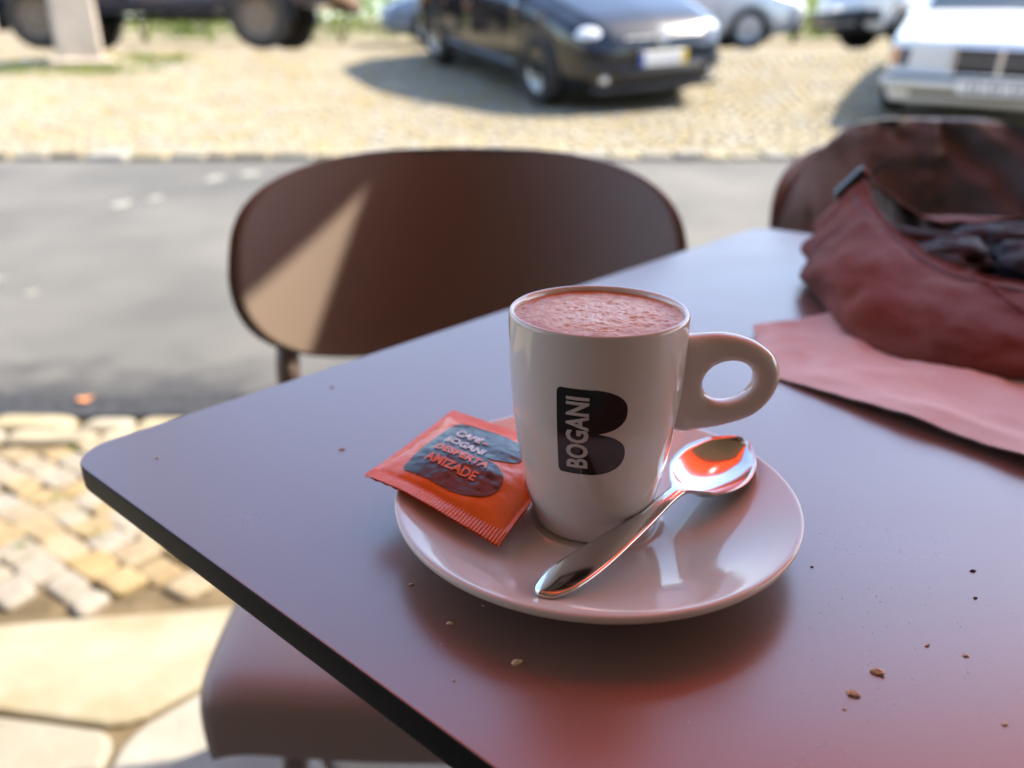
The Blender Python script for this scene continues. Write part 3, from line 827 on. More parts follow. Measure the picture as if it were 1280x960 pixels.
# lining: from the mouth down inside
top_ = rg[-1]; cen = sum(top_, Vector()) / n_
lin = [[p.copy() for p in top_]]
for f_, zz in ((.985, -.004), (.94, -.018), (.86, -.030), (.70, -.034), (.35, -.035)):
    lin.append([Vector((cen.x + (p.x - cen.x) * f_ + .004 * fbm(p.x * 40, p.y * 40, f_ * 9), cen.y + (p.y - cen.y) * f_ + .004 * fbm(p.y * 40, p.x * 40, f_ * 5), max(p.z + zz * (1 + .2 * fbm(p.x * 20, p.y * 20, f_)), .747 - TZ))) for p in top_])
V, F = ringmesh(lin); F.append(tuple(range((len(lin) - 1) * n_, len(lin) * n_))); mesh('lining', V, F, M['lining'], bag)
V, F = tube(top_ + [top_[0]], .0014, 6, cap=False); mesh('rim_seam', V, F, M['bag'], bag)
# crumpled dark cloth stuffed inside
def wad(cx, cy, cz, rx, ry, rz, sd):
    bm = bmesh.new(); bmesh.ops.create_icosphere(bm, subdivisions=4, radius=1)
    for v in bm.verts:
        q = v.co * 1.6 + Vector((sd, sd * .7, 0)); k = 1 + .35 * noise.noise(q) + .22 * (abs(noise.noise(q * 2.1)) - .3)
        v.co = Vector((cx + v.co.x * rx * k, cy + v.co.y * ry * k, cz + v.co.z * rz * k)) - Vector(bag.location)
    bm.verts.index_update(); V = [v.co.copy() for v in bm.verts]; F = [tuple(v.index for v in f.verts) for f in bm.faces]; bm.free(); return V, F
for k, (cx, cy, cz, rx, ry, rz) in enumerate([(.335, .605, .764, .030, .040, .014), (.385, .560, .766, .040, .045, .018), (.47, .56, .77, .055, .05, .022), (.41, .645, .765, .05, .032, .018)]):
    o = mesh('dark_scarf', *wad(0, 0, 0, rx, ry, rz, k * 9.1), M['lining'])
    o.location = Vector((cx, cy, cz)) + Vector(bag.location)
    tag(o, ['crumpled dark cloth at the left end inside the red bag', 'crumpled dark cloth nearest the front rim of the red bag', 'crumpled dark cloth at the right end of the red bag', 'crumpled dark cloth at the back inside the red bag'][k], 'cloth', 'dark cloths stuffed in the red bag')
# strap and buckle standing at the upper left of the mouth
pk = Vector((.275, .660, .810)) - Vector(bag.location)
V, F = rbox((0, 0, 0), (.030, .010, .012), .002); Mx = Matrix.Translation(pk) @ Matrix.Rotation(R(-48), 4, 'Y')
mesh('buckle', *xf((V, F), Mx), M['buckle'], bag, smooth=False)
V, F = tube(catmull([pk + Vector((.004, 0, .004)), pk + Vector((.015, .004, .008)), pk + Vector((.030, .006, .018)), pk + Vector((.037, .008, .020))], 5), .0028, 8, flat=.4)
mesh('strap', V, F, M['strap'], bag)

# ------------------------------------------------------------------ chairs
def make_chair(label):
    t = empty('cafe_chair', label, 'chair', (0, 0, 0), 0, 'brown plastic cafe chairs round the table')
    HW, ZC, HH = .234, .699, .110
    def back(s, off):
        def f(u, v):
            a = (v - .5) * math.pi; q = math.sin(a)                     # -1 .. 1 over height
            e_ = 3.5
            half = HW * max(0, 1 - abs(q) ** e_) ** (1 / e_) * (1 - .13 * max(0, -q) ** 1.5)
            x = half * (u * 2 - 1)
            y = .475 - .125 * (abs(x) / HW) ** 2 + .085 * q * HH / .112 * .55 + off * (1 - .0 * abs(q))
            return (x, y - 0.0, ZC + q * HH)
        return f
    A = grid(back(0, 0), 41, 31); B = grid(back(0, .011), 41, 31); B = (B[0], [tuple(reversed(q)) for q in B[1]])
    V, F = join(A, B); nb = 41 * 31
    for i in range(30):
        F.append((i, nb + i, nb + i + 1, i + 1)); k = 40 * 31
        F.append((k + i + 1, nb + k + i + 1, nb + k + i, k + i))
    bm = bmesh.new(); vs = [bm.verts.new(v) for v in V]
    for q in F:
        try: bm.faces.new([vs[i] for i in q])
        except ValueError: pass
    bmesh.ops.remove_doubles(bm, verts=bm.verts, dist=.0004); bmesh.ops.recalc_face_normals(bm, faces=bm.faces)
    bm.verts.index_update(); V = [v.co.copy() for v in bm.verts]; F = [tuple(v.index for v in f.verts) for f in bm.faces]; bm.free()
    mesh('backrest', V, F, M['chair'], t)
    # seat: waterfall front edge
    prof = [(.43, .458, 1.0), (.40, .452, 1), (.2, .446, 1), (.10, .450, 1), (.065, .450, 1), (.046, .446, 1), (.034, .436, .995), (.030, .422, .99), (.029, .404, .985), (.031, .387, .98), (.036, .381, .977), (.045, .390, .975), (.08, .426, .97), (.43, .438, .96)]
    P = catmull(prof, 4)
    def seat(u, v):
        p = P[min(int(round(v * (len(P) - 1))), len(P) - 1)]; s = u * 2 - 1
        hw = (.190 + .012 * math.sin(math.pi * min(1, p.x / .43))) * p.z
        x = hw * math.copysign(abs(s) ** .9, s)
        ed = abs(s) ** 8
        return (x, p.x + .012 * s * s * (1 - p.x / .43), p.y - .014 * ed + (.006 * s * s))
    V, F = grid(seat, 41, len(P)); nv = len(P)
    F.append(tuple(range(nv))); F.append(tuple(reversed(range(40 * nv, 41 * nv))))
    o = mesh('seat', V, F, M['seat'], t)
    for sgn in (-1, 1):
        V, F = tube(catmull([(sgn * .195, .50, 0), (sgn * .19, .455, .30), (sgn * .185, .40, .46), (sgn * .190, .376, .54), (sgn * .19, .372, .595), (sgn * .19, .392, .63)], 4), [.013] * 21, 10, flat=.8)
        mesh('leg', V, F, M['chair'], t)
        V, F = tube(catmull([(sgn * .17, .11, 0), (sgn * .155, .13, .25), (sgn * .145, .145, .43)], 4), .013, 10, flat=.8)
        mesh('leg', V, F, M['chair'], t)
    return t
ch = make_chair('brown plastic cafe chair with its bare rounded back across the table corner')
ch.location = (-.055, .445, 0)
ch2 = copy_tree(ch); ch2['label'] = 'brown cafe chair at the right with a dark jacket over its back'
ch2.location = (.512, .60, 0); ch2.rotation_euler = (0, 0, R(-6))
# jacket over the second chair
jk = empty('jacket', 'dark brown jacket draped over the back of the right chair', 'jacket', ch2.location, R(-6))
def jac(side):
    def f(u, v):
        x = (u * 2 - 1) * .242; s = x / .242
        if v < .5: h = v * 2; front = True
        else: h = (1 - v) * 2; front = False
        top = .60 + .232 * max(0, 1 - abs(s) ** 2.7) ** (1 / 2.7)
        lo = .58
        z = lo + (top - lo) * math.sin(h * math.pi / 2) ** .75
        yb = .475 - .125 * (abs(x) / .235) ** 2 + .085 * (z - .712) / .112 * .55
        y = yb + (-.014 if front else .026) * math.cos(h * math.pi / 2) ** .5 + .004
        fold = .010 * fbm(x * 9 + 2 * z, z * 16, 2.2) + .013 * math.sin(x * 40 + z * 60 * (1 if x > 0 else -.6) + 3 * fbm(x * 6, z * 6)) * (.25 + .75 * (fbm(x * 5, z * 5, 8) > -.1)) * .6
        return (x, y + (-fold if front else fold), z + .004 * fbm(x * 14, 3.3))
    return f
V, F = grid(jac(0), 90, 61); o = mesh('jacket_body', V, F, M['jacket'], jk)
sd = o.modifiers.new('thickness', 'SOLIDIFY'); sd.thickness = .004

# ------------------------------------------------------------------ vehicles
def smooth_arr(a, k=1):
    for _ in range(k): a = [a[0]] + [(a[i - 1] + 2 * a[i] + a[i + 1]) / 4 for i in range(1, len(a) - 1)] + [a[-1]]
    return a
class Shell:
    """car body from keyed outlines along its length: x -> (bottom, belt, top, half width, top half width)"""
    def __init__(s, keys, nx=90, sm=2):
        s.x0, s.x1 = keys[0][0], keys[-1][0]; s.nx = nx; s.arr = []
        for c in range(1, 6):
            a = []
            for i in range(nx + 1):
                x = s.x0 + (s.x1 - s.x0) * i / nx
                for p, q in zip(keys, keys[1:]):
                    if x <= q[0] + 1e-9: a.append(p[c] + (q[c] - p[c]) * (x - p[0]) / (q[0] - p[0])); break
            s.arr.append(smooth_arr(a, sm))
    def par(s, x):
        t = (x - s.x0) / (s.x1 - s.x0) * s.nx; i = min(max(int(t), 0), s.nx - 1); f = t - i
        return [a[i] + (a[i + 1] - a[i]) * f for a in s.arr]
    def sec(s, x):
        zb, be, tz, w_, wt = s.par(x)
        return [(0, zb), (.82 * w_, zb), (.965 * w_, zb + .07), (w_, zb + .36 * (be - zb)), (.99 * w_, be - .18 * (be - zb)), (.945 * w_, be), (wt, tz - .05 * min(1, (tz - be) * 4) - .01), (wt * .86, tz), (0, tz + .018)]
    def P(s, x, k):
        S = s.sec(x); k = min(max(k, 0), len(S) - 1.0001); i = int(k); f = k - i
        g = lambda j: Vector(S[min(max(j, 0), len(S) - 1)])
        p0, p1, p2, p3 = g(i - 1), g(i), g(i + 1), g(i + 2)
        q = .5 * ((2 * p1) + (p2 - p0) * f + (2 * p0 - 5 * p1 + 4 * p2 - p3) * f * f + (3 * p1 - p0 - 3 * p2 + p3) * f ** 3)
        return Vector((x, max(q.x, 0), q.y))
    def N(s, x, k):
        a = s.P(x + .01, k) - s.P(x - .01, k); b_ = s.P(x, k + .04) - s.P(x, k - .04)
        n_ = a.cross(b_)
        return n_.normalized() if n_.length > 1e-9 else Vector((0, 0, 1))
    def body(s):
        ks = [i * 8 / 40 for i in range(41)]; V = []; F = []; nk = 80
        for i in range(s.nx + 1):
            x = s.x0 + (s.x1 - s.x0) * i / s.nx
            r = [s.P(x, k) for k in ks]; V += r + [Vector((p.x, -p.y, p.z)) for p in reversed(r[1:-1])]
        for i in range(s.nx):
            for k in range(nk): F.append((i * nk + k, (i + 1) * nk + k, (i + 1) * nk + (k + 1) % nk, i * nk + (k + 1) % nk))
        for end, dx in ((0, -1), (s.nx, 1)):
            base = end * nk; c = sum((V[base + k] for k in range(nk)), Vector()) / nk; prev = list(range(base, base + nk))
            for sc_, out_ in ((.86, .03), (.5, .05)):
                st = len(V)
                V += [c + (V[base + k] - c) * sc_ + Vector((dx * out_, 0, 0)) for k in range(nk)]
                cur = list(range(st, st + nk))
                for k in range(nk):
                    q = (prev[k], cur[k], cur[(k + 1) % nk], prev[(k + 1) % nk]); F.append(q if dx > 0 else tuple(reversed(q)))
                prev = cur
            F.append(tuple(prev) if dx < 0 else tuple(reversed(prev)))
        return V, F
    def patch(s, xa, xb, k0, k1, off=.006, sgn=1, nu=10, nv=8, both=False, th=.012):
        """panel lying on the shell between x = xa(k) and xb(k); th = thickness"""
        f = lambda a, k: a(k) if callable(a) else a
        def pt(u, v, o_):
            k = k0 + (k1 - k0) * v
            x = f(xa, v) + (f(xb, v) - f(xa, v)) * u
            p = s.P(x, k) + s.N(x, k) * o_
            return Vector((p.x, p.y * sgn, p.z))
        A = grid(lambda u, v: pt(u, v, off), nu, nv); B = grid(lambda u, v: pt(u, v, off - th), nu, nv); B = (B[0], [tuple(reversed(q)) for q in B[1]])
        V, F = join(A, B); nb = nu * nv
        for i in range(nu - 1):
            for j in (0, nv - 1): F.append((i * nv + j, (i + 1) * nv + j, nb + (i + 1) * nv + j, nb + i * nv + j))
        for j in range(nv - 1):
            for i in (0, nu - 1): F.append((i * nv + j, i * nv + j + 1, nb + i * nv + j + 1, nb + i * nv + j))
        return V, F

def front_patch(s, xa, xb, k0, off=.006):
    """a full width panel over the top (windscreen, rear window)"""
    def pt(u, v, o_):
        kk = k0 + (8 - k0) * (1 - abs(2 * v - 1)); sg = 1 if v < .5 else -1
        x = xa + (xb - xa) * u; p = s.P(x, kk) + s.N(x, min(kk, 7.7)) * o_
        return Vector((p.x, p.y * sg, p.z))
    A = grid(lambda u, v: pt(u, v, off), 10, 21); B = grid(lambda u, v: pt(u, v, off - .012), 10, 21); B = (B[0], [tuple(reversed(q)) for q in B[1]])
    return join(A, B)

def wheel(parent, x, y, r, wd, rubber, rim, spokes=5):
    sg = 1 if y > 0 else -1
    w_ = empty('wheel', loc=(x, y, r)); w_.parent = parent
    prof = [(r * .60, -wd / 2), (r * .9, -wd / 2), (r * .98, -wd * .40), (r, -wd * .2), (r, wd * .2), (r * .98, wd * .40), (r * .9, wd / 2), (r * .62, wd / 2), (r * .60, wd * .42)]
    Mx = Matrix.Rotation(R(-90 * sg), 4, 'X')
    mesh('tyre', *xf(lathe(prof, 40), Mx), rubber, w_)
    rp = [(0, wd * .30), (r * .12, wd * .31), (r * .14, wd * .26), (r * .50, wd * .20), (r * .56, wd * .42), (r * .61, wd * .44), (r * .61, -wd * .3)]
    mesh('rim', *xf(lathe(rp, 40), Mx), rim, w_)
    parts = []
    for k in range(spokes):
        a = 2 * math.pi * k / spokes
        v = rbox((r * .32, 0, wd * .30), (r * .46, r * .13, wd * .12), .006); parts.append(xf(v, Matrix.Rotation(a, 4, 'Z')))
    mesh('spokes', *xf(join(*parts), Mx), rim, w_, smooth=False)
    return w_

def arch(shell, parent, x, r, m):
    """dark wheel housing set in the flank"""
    for sg in (-1, 1):
        V = []; F = []; n = 28
        zc = r * .98; yy = max(shell.P(x, 3).y, shell.P(x, 2.5).y)
        prof = [(0, -.18), (r * 1.16, -.18), (r * 1.16, .008), (r * 1.12, .012), (r * 1.10, -.05), (0, -.05)]
        g = lathe(prof, 36); Mx = Matrix.Translation((x, sg * yy, zc)) @ Matrix.Rotation(R(-90 * sg), 4, 'X')
        V, F = xf(g, Mx)
        V = [Vector((p.x, p.y, max(p.z, shell.par(x)[0] * .72))) for p in V]
        mesh('wheel_arch', V, F, m, parent)

def place(root, x, y, heading, wb, tr):
    """stand a vehicle on the sloping ground: heading = direction of travel"""
    h = Vector((math.cos(heading), math.sin(heading), 0)); l = Vector((-h.y, h.x, 0)); c = Vector((x, y, 0))
    def g(p): return Vector((p.x, p.y, gz(p.y) + .012))
    f = (g(c + h * wb / 2 + l * tr / 2) + g(c + h * wb / 2 - l * tr / 2)) / 2; b_ = (g(c - h * wb / 2 + l * tr / 2) + g(c - h * wb / 2 - l * tr / 2)) / 2
    lf = (g(c + h * wb / 2 + l * tr / 2) + g(c - h * wb / 2 + l * tr / 2)) / 2; rt_ = (g(c + h * wb / 2 - l * tr / 2) + g(c - h * wb / 2 - l * tr / 2)) / 2
    X = (f - b_).normalized(); Y = (lf - rt_); Y = (Y - X * Y.dot(X)).normalized(); Z = X.cross(Y)
    o = (f + b_) / 2
    Mx = Matrix(((X.x, Y.x, Z.x, o.x), (X.y, Y.y, Z.y, o.y), (X.z, Y.z, Z.z, o.z), (0, 0, 0, 1)))
    root.matrix_world = Mx

def door_set(sh, t, m, xs, k0=2.4, k1=4.9):
    for sg in (-1, 1):
        for xa, xb in xs:
            d = mesh('door', *sh.patch(xa, xb, k0, k1, .006, sg, 12, 8), m, t)
            p = sh.P(xa + .16, 4.45) + sh.N(xa + .16, 4.45) * .02
            mesh('handle', *rbox((p.x, p.y * sg, p.z), (.16, .03, .03), .01), m, d, smooth=False)
def mirrors(sh, t, m, x):
    for sg in (-1, 1):
        p = sh.P(x, 5.1); mesh('wing_mirror', *rbox((x, sg * (p.y + .10), p.z + .06), (.11, .20, .13), .035, seg=3), m, t)
def ellipsoid(c, r, n=20):
    g = lathe([(math.sin(math.pi * k / 10), -math.cos(math.pi * k / 10)) if 0 < k < 10 else (0, -1 if k == 0 else 1) for k in range(11)], n)
    return [Vector((c[0] + v[0] * r[0], c[1] + v[1] * r[1], c[2] + v[2] * r[2])) for v in g[0]], g[1]
def plate(t, x, z, wid=.52, chars=None, band=True):
    p = mesh('number_plate', *rbox((x, 0, z), (.014, wid, .115), .004), M['plate'], t, smooth=False)
    if band:
        mesh('plate_band', *rbox((x + .006, -wid / 2 + .022, z), (.008, .044, .112), .001), M['plate_blue'], p, smooth=False)
        mesh('plate_band', *rbox((x + .006, wid / 2 - .028, z), (.008, .056, .112), .001), M['plate_yellow'], p, smooth=False)
    for yy in chars or []: mesh('stroke', *rbox((x + .006, yy, z), (.008, .018, .075), .001), M['trim'], p, smooth=False)
    return p

# --- black hatchback
def hatchback():
    t = empty('hatchback', 'black hatchback parked across the cobbles, headlights glinting', 'car')
    L_ = 2.03
    K = [(-L_, .34, .80, .98, .74, .58), (-1.92, .26, .90, 1.10, .83, .62), (-1.70, .20, .93, 1.38, .87, .60), (-1.30, .19, .93, 1.47, .885, .58), (-.5, .18, .93, 1.50, .89, .59), (0.05, .18, .92, 1.47, .89, .58), (.45, .18, .91, 1.30, .89, .60), (.95, .18, .88, .985, .885, .70), (1.35, .18, .82, .90, .88, .72), (1.75, .20, .74, .81, .85, .66), (1.93, .22, .64, .74, .79, .60), (L_, .26, .56, .64, .68, .54)]
    s = Shell(K); mesh('body', *s.body(), M['black_paint'], t)
    for x in (-1.29, 1.285): arch(s, t, x, .315, M['trim'])
    for x in (-1.29, 1.285):
        for sg in (-1, 1): wheel(t, x, sg * .79, .315, .205, M['rubber'], M['alloy'])
    door_set(s, t, M['black_paint'], [(-.28, .86), (-.95, -.30)])
    for sg in (-1, 1):
        mesh('side_window', *s.patch(lambda v: -.22, lambda v: .80 - .46 * v, 5.12, 5.88, .008, sg), M['glass'], t)
        mesh('side_window', *s.patch(lambda v: -1.28 + .1 * v, lambda v: -.27, 5.12, 5.88, .008, sg), M['glass'], t)
        mesh('sill', *s.patch(-.9, .9, 1.4, 2.25, .01, sg), M['trim'], t)
        p = s.P(1.77, 5.0)
        mesh('headlight', *ellipsoid((1.80, sg * .615, .655), (.16, .19, .085)), M['lamp_glass'], t)
        mesh('fog_light', *ellipsoid((2.02, sg * .58, .33), (.04, .07, .05)), M['lamp_glass'], t)
    mesh('windscreen', *front_patch(s, .96, .42, 6.2, .008), M['glass'], t)
    mesh('rear_window', *front_patch(s, -1.86, -1.62, 6.2, .008), M['glass'], t)
    mesh('grille', *rbox((2.02, 0, .62), (.06, .86, .075), .02), M['trim'], t)
    for zz in (.595, .645): mesh('grille_bar', *rbox((2.055, 0, zz), (.02, .82, .012), .004), M['chrome'], t, smooth=False)
    mesh('bumper', *rbox((1.98, 0, .42), (.20, 1.48, .20), .07, seg=3), M['black_paint'], t)
    mesh('air_intake', *rbox((2.075, 0, .36), (.03, .95, .12), .012), M['trim'], t)
    mesh('spoiler_lip', *rbox((1.98, 0, .235), (.20, 1.38, .06), .02), M['trim'], t)
    plate(t, 2.10, .475)
    e_ = mesh('emblem', *xf(join(*[tube([(.066 * math.cos(a * .2618), .066 * math.sin(a * .2618), 0) for a in range(25)], .008, 6, cap=False),
        tube([(-.030, .054, 0), (0, .004, 0), (.030, .054, 0)], .006, 6), tube([(-.058, .02, 0), (-.027, -.052, 0), (0, -.006, 0), (.027, -.052, 0), (.058, .02, 0)], .006, 6)]),
        Matrix.Translation((2.075, 0, .655)) @ Matrix(((0, 0, 1, 0), (1, 0, 0, 0), (0, 1, 0, 0), (0, 0, 0, 1)))), M['chrome'], t)
    mirrors(s, t, M['black_paint'], .72)
    return t
GH = math.atan2(-.93, .46)
g_ = hatchback()
hd = Vector((math.cos(GH), math.sin(GH))); lf = Vector((-hd.y, hd.x))
fc = Vector((.255, 7.96)); cc = fc - hd * 1.285 + lf * .80
place(g_, cc.x, cc.y, GH, 2.575, 1.58); g_.scale.y = .94

# --- white saloon
def saloon():
    t = empty('saloon_car', 'white saloon with a broad chrome grille, nose towards the road', 'car')
    L_ = 2.21
    K = [(-L_, .34, .74, .90, .74, .66), (-2.05, .26, .86, .96, .82, .70), (-1.30, .22, .90, 1.0, .84, .66), (-.85, .20, .91, 1.36, .845, .56), (-.3, .20, .91, 1.38, .845, .56), (.25, .20, .90, 1.35, .845, .56), (.85, .20, .83, .865, .84, .68), (1.6, .20, .785, .83, .835, .70), (2.02, .22, .76, .81, .825, .69), (2.14, .26, .74, .785, .80, .68), (L_, .34, .70, .75, .76, .66)]
    s = Shell(K); mesh('body', *s.body(), M['white_paint'], t)
    for x in (-1.28, 1.33): arch(s, t, x, .31, M['trim'])
    for x in (-1.28, 1.33):
        for sg in (-1, 1): wheel(t, x, sg * .75, .31, .195, M['rubber'], M['alloy'], 8)
    door_set(s, t, M['white_paint'], [(-.18, .80), (-1.0, -.22)])
    for sg in (-1, 1):
        mesh('side_window', *s.patch(lambda v: -.14, lambda v: .70 - .42 * v, 5.12, 5.88, .008, sg), M['glass'], t)
        mesh('side_window', *s.patch(lambda v: -.98 + .18 * v, lambda v: -.2, 5.12, 5.88, .008, sg), M['glass'], t)
        mesh('headlight', *rbox((2.19, sg * .565, .60), (.10, .32, .17), .02), M['lamp_dim'], t, smooth=False)
        mesh('indicator', *rbox((2.17, sg * .755, .60), (.10, .06, .16), .015), M['amber'], t, smooth=False)
    mesh('windscreen', *front_patch(s, .86, .26, 6.2, .008), M['glass'], t)
    mesh('rear_window', *front_patch(s, -1.22, -.9, 6.2, .008), M['glass'], t)
    gr = mesh('grille', *rbox((2.22, 0, .60), (.10, .70, .25), .02), M['chrome'], t, smooth=False)
    for sg in (-1, 1):
        mesh('grille_mesh', *rbox((2.272, sg * .165, .595), (.012, .292, .20), .004), M['trim'], gr, smooth=False)
        for zz in (.56, .60, .64): mesh('grille_bar', *rbox((2.281, sg * .165, zz), (.008, .288, .010), .002), M['alloy'], gr, smooth=False)
    bu = mesh('bumper', *rbox((2.22, 0, .415), (.24, 1.66, .15), .05, seg=3), M['white_paint'], t)
    mesh('bumper_strip', *rbox((2.338, 0, .47), (.02, 1.60, .03), .006), M['trim'], bu, smooth=False)
    mesh('apron', *rbox((2.16, 0, .29), (.16, 1.52, .11), .03), M['white_paint'], t)
    mesh('air_intake', *rbox((2.235, 0, .32), (.03, 1.20, .05), .006), M['trim'], t, smooth=False)
    plate(t, 2.352, .405, .52, [-.17, -.11, -.02, .04, .13, .19], band=False)
    mirrors(s, t, M['white_paint'], .66)
    return t
s_ = saloon()
SH = math.atan2(-.89, -.47); hd = Vector((math.cos(SH), math.sin(SH))); lf = Vector((-hd.y, hd.x))
fc = Vector((3.38, 7.62)); cc = fc - hd * 1.33 + lf * .76
place(s_, cc.x, cc.y, SH, 2.61, 1.5); s_.scale.z = .89; s_.scale.y = .96

# --- silver saloon behind
def silver():
    t = empty('silver_car', 'silver car on the rear lane, seen side on behind the black hatchback', 'car')
    L_ = 2.12
    K = [(-L_, .36, .80, .95, .72, .62), (-1.95, .26, .90, 1.02, .82, .66), (-1.35, .22, .93, 1.08, .85, .62), (-.9, .2, .93, 1.38, .855, .56), (-.3, .2, .92, 1.43, .855, .56), (.3, .2, .91, 1.36, .855, .57), (.98, .2, .88, .97, .85, .68), (1.5, .2, .80, .87, .84, .68), (1.9, .22, .70, .76, .79, .62), (L_, .28, .58, .64, .66, .54)]
    s = Shell(K); mesh('body', *s.body(), M['silver_paint'], t)
    for x in (-1.25, 1.30): arch(s, t, x, .30, M['trim'])
    for x in (-1.25, 1.30):
        for sg in (-1, 1): wheel(t, x, sg * .765, .30, .195, M['rubber'], M['alloy'], 6)
    door_set(s, t, M['silver_paint'], [(-.2, .9), (-1.0, -.23)])
    for sg in (-1, 1):
        mesh('side_window', *s.patch(lambda v: -.14, lambda v: .78 - .42 * v, 5.12, 5.88, .008, sg), M['glass'], t)
        mesh('side_window', *s.patch(lambda v: -1.0 + .15 * v, lambda v: -.2, 5.12, 5.88, .008, sg), M['glass'], t)
        mesh('headlight', *ellipsoid((1.92, sg * .58, .64), (.15, .16, .08)), M['lamp_glass'], t)
    mesh('windscreen', *front_patch(s, .98, .32, 6.2, .008), M['glass'], t)
    mesh('rear_window', *front_patch(s, -1.3, -.92, 6.2, .008), M['glass'], t)
    mesh('bumper', *rbox((2.04, 0, .40), (.20, 1.42, .18), .06, seg=3), M['silver_paint'], t)
    mesh('grille', *rbox((2.12, 0, .56), (.05, .6, .07), .015), M['trim'], t)
    mirrors(s, t, M['silver_paint'], .72)
    return t
v_ = silver(); place(v_, 3.56 - 1.30, 13.9, R(-3), 2.55, 1.53)

# --- white van behind, nose to the left
def van():
    t = empty('white_van', 'white van with a dark bumper behind the white saloon', 'van')
    L_ = 2.1
    K = [(-L_, .34, 1.0, 1.78, .80, .68), (-1.9, .28, 1.05, 1.86, .86, .70), (-.6, .24, 1.05, 1.88, .87, .70), (.3, .24, 1.05, 1.84, .87, .68), (.72, .24, 1.04, 1.62, .865, .66), (1.28, .24, 1.0, 1.10, .86, .70), (1.75, .25, .88, .98, .83, .66), (1.98, .28, .74, .84, .77, .60), (L_, .34, .62, .70, .68, .54)]
    s = Shell(K); mesh('body', *s.body(), M['white_paint'], t)
    for x in (-1.3, 1.32): arch(s, t, x, .33, M['trim'])
    for x in (-1.3, 1.32):
        for sg in (-1, 1): wheel(t, x, sg * .77, .31, .2, M['rubber'], M['trim'], 5)
    door_set(s, t, M['white_paint'], [(.05, 1.0)])
    for sg in (-1, 1):
        mesh('side_window', *s.patch(lambda v: .12, lambda v: .98 - .5 * v, 5.12, 5.88, .008, sg), M['glass'], t)
        mesh('headlight', *ellipsoid((1.88, sg * .58, .76), (.17, .15, .12)), M['lamp_glass'], t)
        mesh('side_strip', *s.patch(-1.8, .95, 2.9, 3.25, .012, sg), M['trim'], t)
    mesh('windscreen', *front_patch(s, 1.26, .74, 6.2, .008), M['glass'], t)
    mesh('bumper', *rbox((1.92, 0, .44), (.48, 1.64, .36), .11, seg=3), M['trim'], t)
    mesh('grille', *rbox((2.10, 0, .70), (.04, .6, .07), .015), M['trim'], t)
    mirrors(s, t, M['trim'], 1.0)
    return t
v_ = van(); place(v_, 5.48 + 1.32, 13.0, R(184), 2.62, 1.54)

# --- pickup truck on the left, nose to the right
def pickup():
    t = empty('pickup_truck', 'dark blue pickup with muddy wheels and brown front, far left', 'pickup')
    L_ = 2.45
    K = [(-L_, .62, 1.02, 1.08, .80, .74), (-2.3, .52, 1.04, 1.10, .84, .76), (-.95, .52, 1.06, 1.12, .85, .76), (-.78, .5, 1.08, 1.70, .85, .66), (.0, .48, 1.08, 1.76, .855, .64), (.45, .48, 1.07, 1.70, .855, .64), (.95, .48, 1.06, 1.18, .85, .72), (1.6, .5, 1.02, 1.10, .84, .74), (2.2, .54, .98, 1.05, .82, .72), (L_, .60, .92, .98, .78, .70)]
    s = Shell(K); mesh('body', *s.body(), M['navy_paint'], t)
    for x in (-1.45, 1.45): arch(s, t, x, .39, M['trim'])
    for x in (-1.45, 1.45):
        for sg in (-1, 1):
            wheel(t, x, sg * .78, .385, .26, M['dusty_rubber'], M['dusty_rim'], 6)
            mesh('wheel_flare', *s.patch(x - .55, x + .55, 2.2, 3.0, .02, sg), M['rust'], t)
    door_set(s, t, M['navy_paint'], [(-.2, .85)])
    for sg in (-1, 1):
        mesh('side_window', *s.patch(lambda v: -.66 + .05 * v, lambda v: .84 - .4 * v, 5.12, 5.88, .008, sg), M['glass'], t)
        mesh('headlight', *rbox((2.42, sg * .58, .84), (.12, .30, .17), .02), M['lamp_glass'], t, smooth=False)
        mesh('indicator', *rbox((2.52, sg * .66, .60), (.06, .22, .09), .02), M['amber'], t, smooth=False)
        mesh('side_step', *rbox((0, sg * .80, .46), (1.7, .14, .06), .02), M['trim'], t, smooth=False)
        mesh('mud_flap', *rbox((-1.95, sg * .78, .40), (.02, .26, .36), .005), M['trim'], t, smooth=False)
    mesh('front_quarter', *join(s.patch(1.86, 2.40, 1.6, 4.4, .012, -1), s.patch(1.86, 2.40, 1.6, 4.4, .012, 1)), M['rust'], t)
    mesh('windscreen', *front_patch(s, .97, .46, 6.2, .008), M['glass'], t)
    mesh('bumper', *rbox((2.45, 0, .60), (.22, 1.70, .22), .05, seg=2), M['rust'], t)
    mesh('grille', *rbox((2.46, 0, .83), (.06, .8, .18), .02), M['trim'], t)
    mesh('axle', *join(tube([(1.45, -.7, .385), (1.45, .7, .385)], .06, 10), tube([(-1.45, -.7, .385), (-1.45, .7, .385)], .06, 10), tube([(-1.45, 0, .40), (1.45, 0, .42)], .04, 8)), M['trim'], t)
    mirrors(s, t, M['trim'], .82)
    return t
v_ = pickup(); place(v_, -4.80, 12.4, R(1), 2.9, 1.56)

# --- grey car far behind
def grey():
    c = copy_tree(v_sil); return c
gc = silver(); gc['label'] = 'blue grey car half hidden behind the black hatchback, far back'; gc['category'] = 'car'
gc.name = 'grey_car'
for o in gc.children:
    if o.name.startswith(('body', 'door', 'bumper', 'wing_mirror')):
        o.data.materials[0] = M['grey_paint']
        for q in o.children: q.data.materials[0] = M['grey_paint']
place(gc, -.35, 17.0, R(188), 2.55, 1.53)

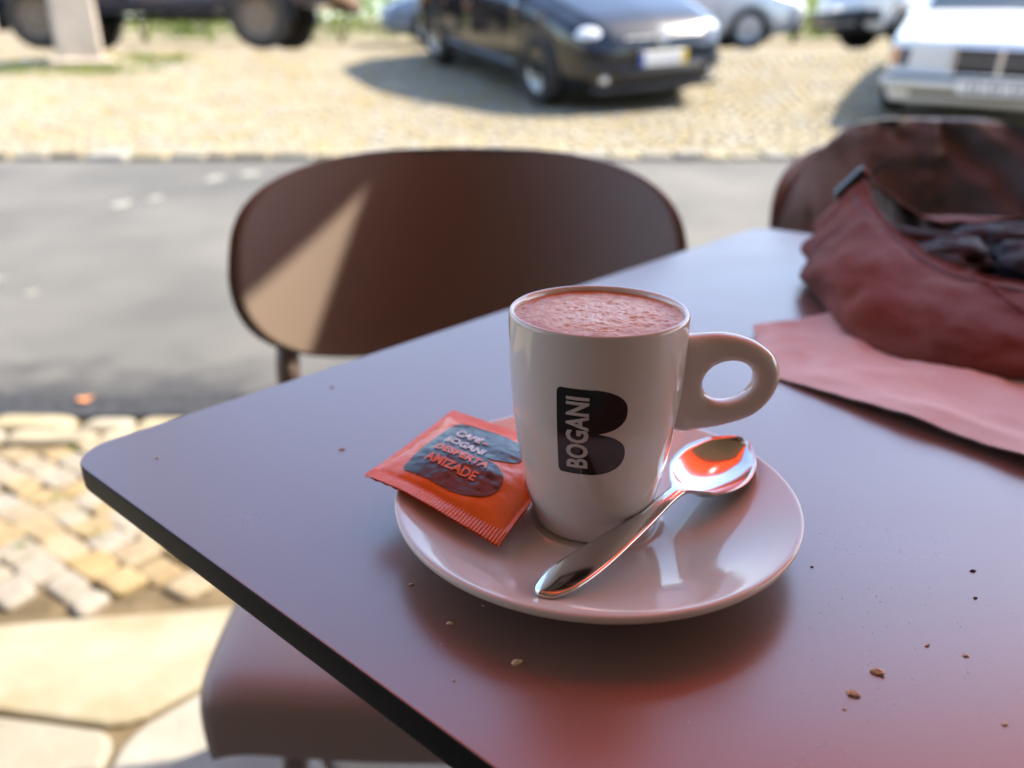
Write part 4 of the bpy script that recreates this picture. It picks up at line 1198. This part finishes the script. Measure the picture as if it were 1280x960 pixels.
# ------------------------------------------------------------------ utility pole
pl = empty('utility_pole', 'tapered square concrete pole standing at the edge of the cobbles', 'pole', (-5.27, 10.55, gz(10.55) - .05), R(28))
V = []; F = []
for z, h in ((0, .255), (.5, .25), (3, .21), (8.5, .13)):
    c = .035
    V += [(h - c, -h, z), (h, -h + c, z), (h, h - c, z), (h - c, h, z), (-h + c, h, z), (-h, h - c, z), (-h, -h + c, z), (-h + c, -h, z)]
for k in range(3):
    for i in range(8): F.append((k * 8 + i, k * 8 + (i + 1) % 8, k * 8 + 8 + (i + 1) % 8, k * 8 + 8 + i))
F.append(tuple(range(24, 32))); mesh('shaft', V, F, M['concrete'], pl, smooth=False)
V, F = rbox((0, 0, .03), (.72, .72, .09), .03); mesh('footing', V, F, M['concrete'], pl, smooth=False)

# ------------------------------------------------------------------ bushes along the back of the lane
def bush(x, y, rx, ry, rz, label, n=2600):
    t = empty('bush', label, 'bush', (x, y, gz(y)), 0, 'bushes along the back of the lane')
    V = []; F = []
    for _ in range(n):
        a = random.uniform(0, 6.28); ph = math.acos(random.uniform(-.2, 1)); rr = random.uniform(.55, 1.0) * (1 + .25 * fbm(math.cos(a) * 2 + x, math.sin(a) * 2, ph))
        p = Vector((rx * rr * math.sin(ph) * math.cos(a), ry * rr * math.sin(ph) * math.sin(a), rz * (.18 + .8 * rr * math.cos(ph))))
        s = random.uniform(.04, .085); q = Vector((random.gauss(0, 1), random.gauss(0, 1), random.gauss(0, 1))).normalized(); r_ = q.orthogonal().normalized(); s2 = q.cross(r_)
        o = len(V); V += [p - r_ * s, p + s2 * s * .45, p + r_ * s, p - s2 * s * .45]; F.append((o, o + 1, o + 2, o + 3))
    mesh('foliage', V, F, M['leaf'], t, smooth=False)
    for k in range(4):
        a = k * 1.6 + x; V, F = tube([(0, 0, -.05), (rx * .2 * math.cos(a), ry * .2 * math.sin(a), rz * .4), (rx * .45 * math.cos(a), ry * .45 * math.sin(a), rz * .8)], [.03, .02, .008], 6); mesh('stem', V, F, M['bark'], t)
BL = [(-3.7, 'yellow green bush between the pickup and the grey car'), (-5.9, 'green bush hidden behind the muddy pickup'), (-1.4, 'green bush right behind the black hatchback'), (1.2, 'green bush above the black hatchback bonnet'),
      (3.4, 'green bush right behind the silver car'), (6.35, 'sunlit yellow green bush between the silver car and the white van'), (8.0, 'green bush right behind the white van'), (-8.2, 'green bush at the far left behind the pole')]
for x, lb in BL: bush(x + random.uniform(-.2, .2), 19.5 + random.uniform(-.3, .3), 1.45, .9, 1.9, lb)
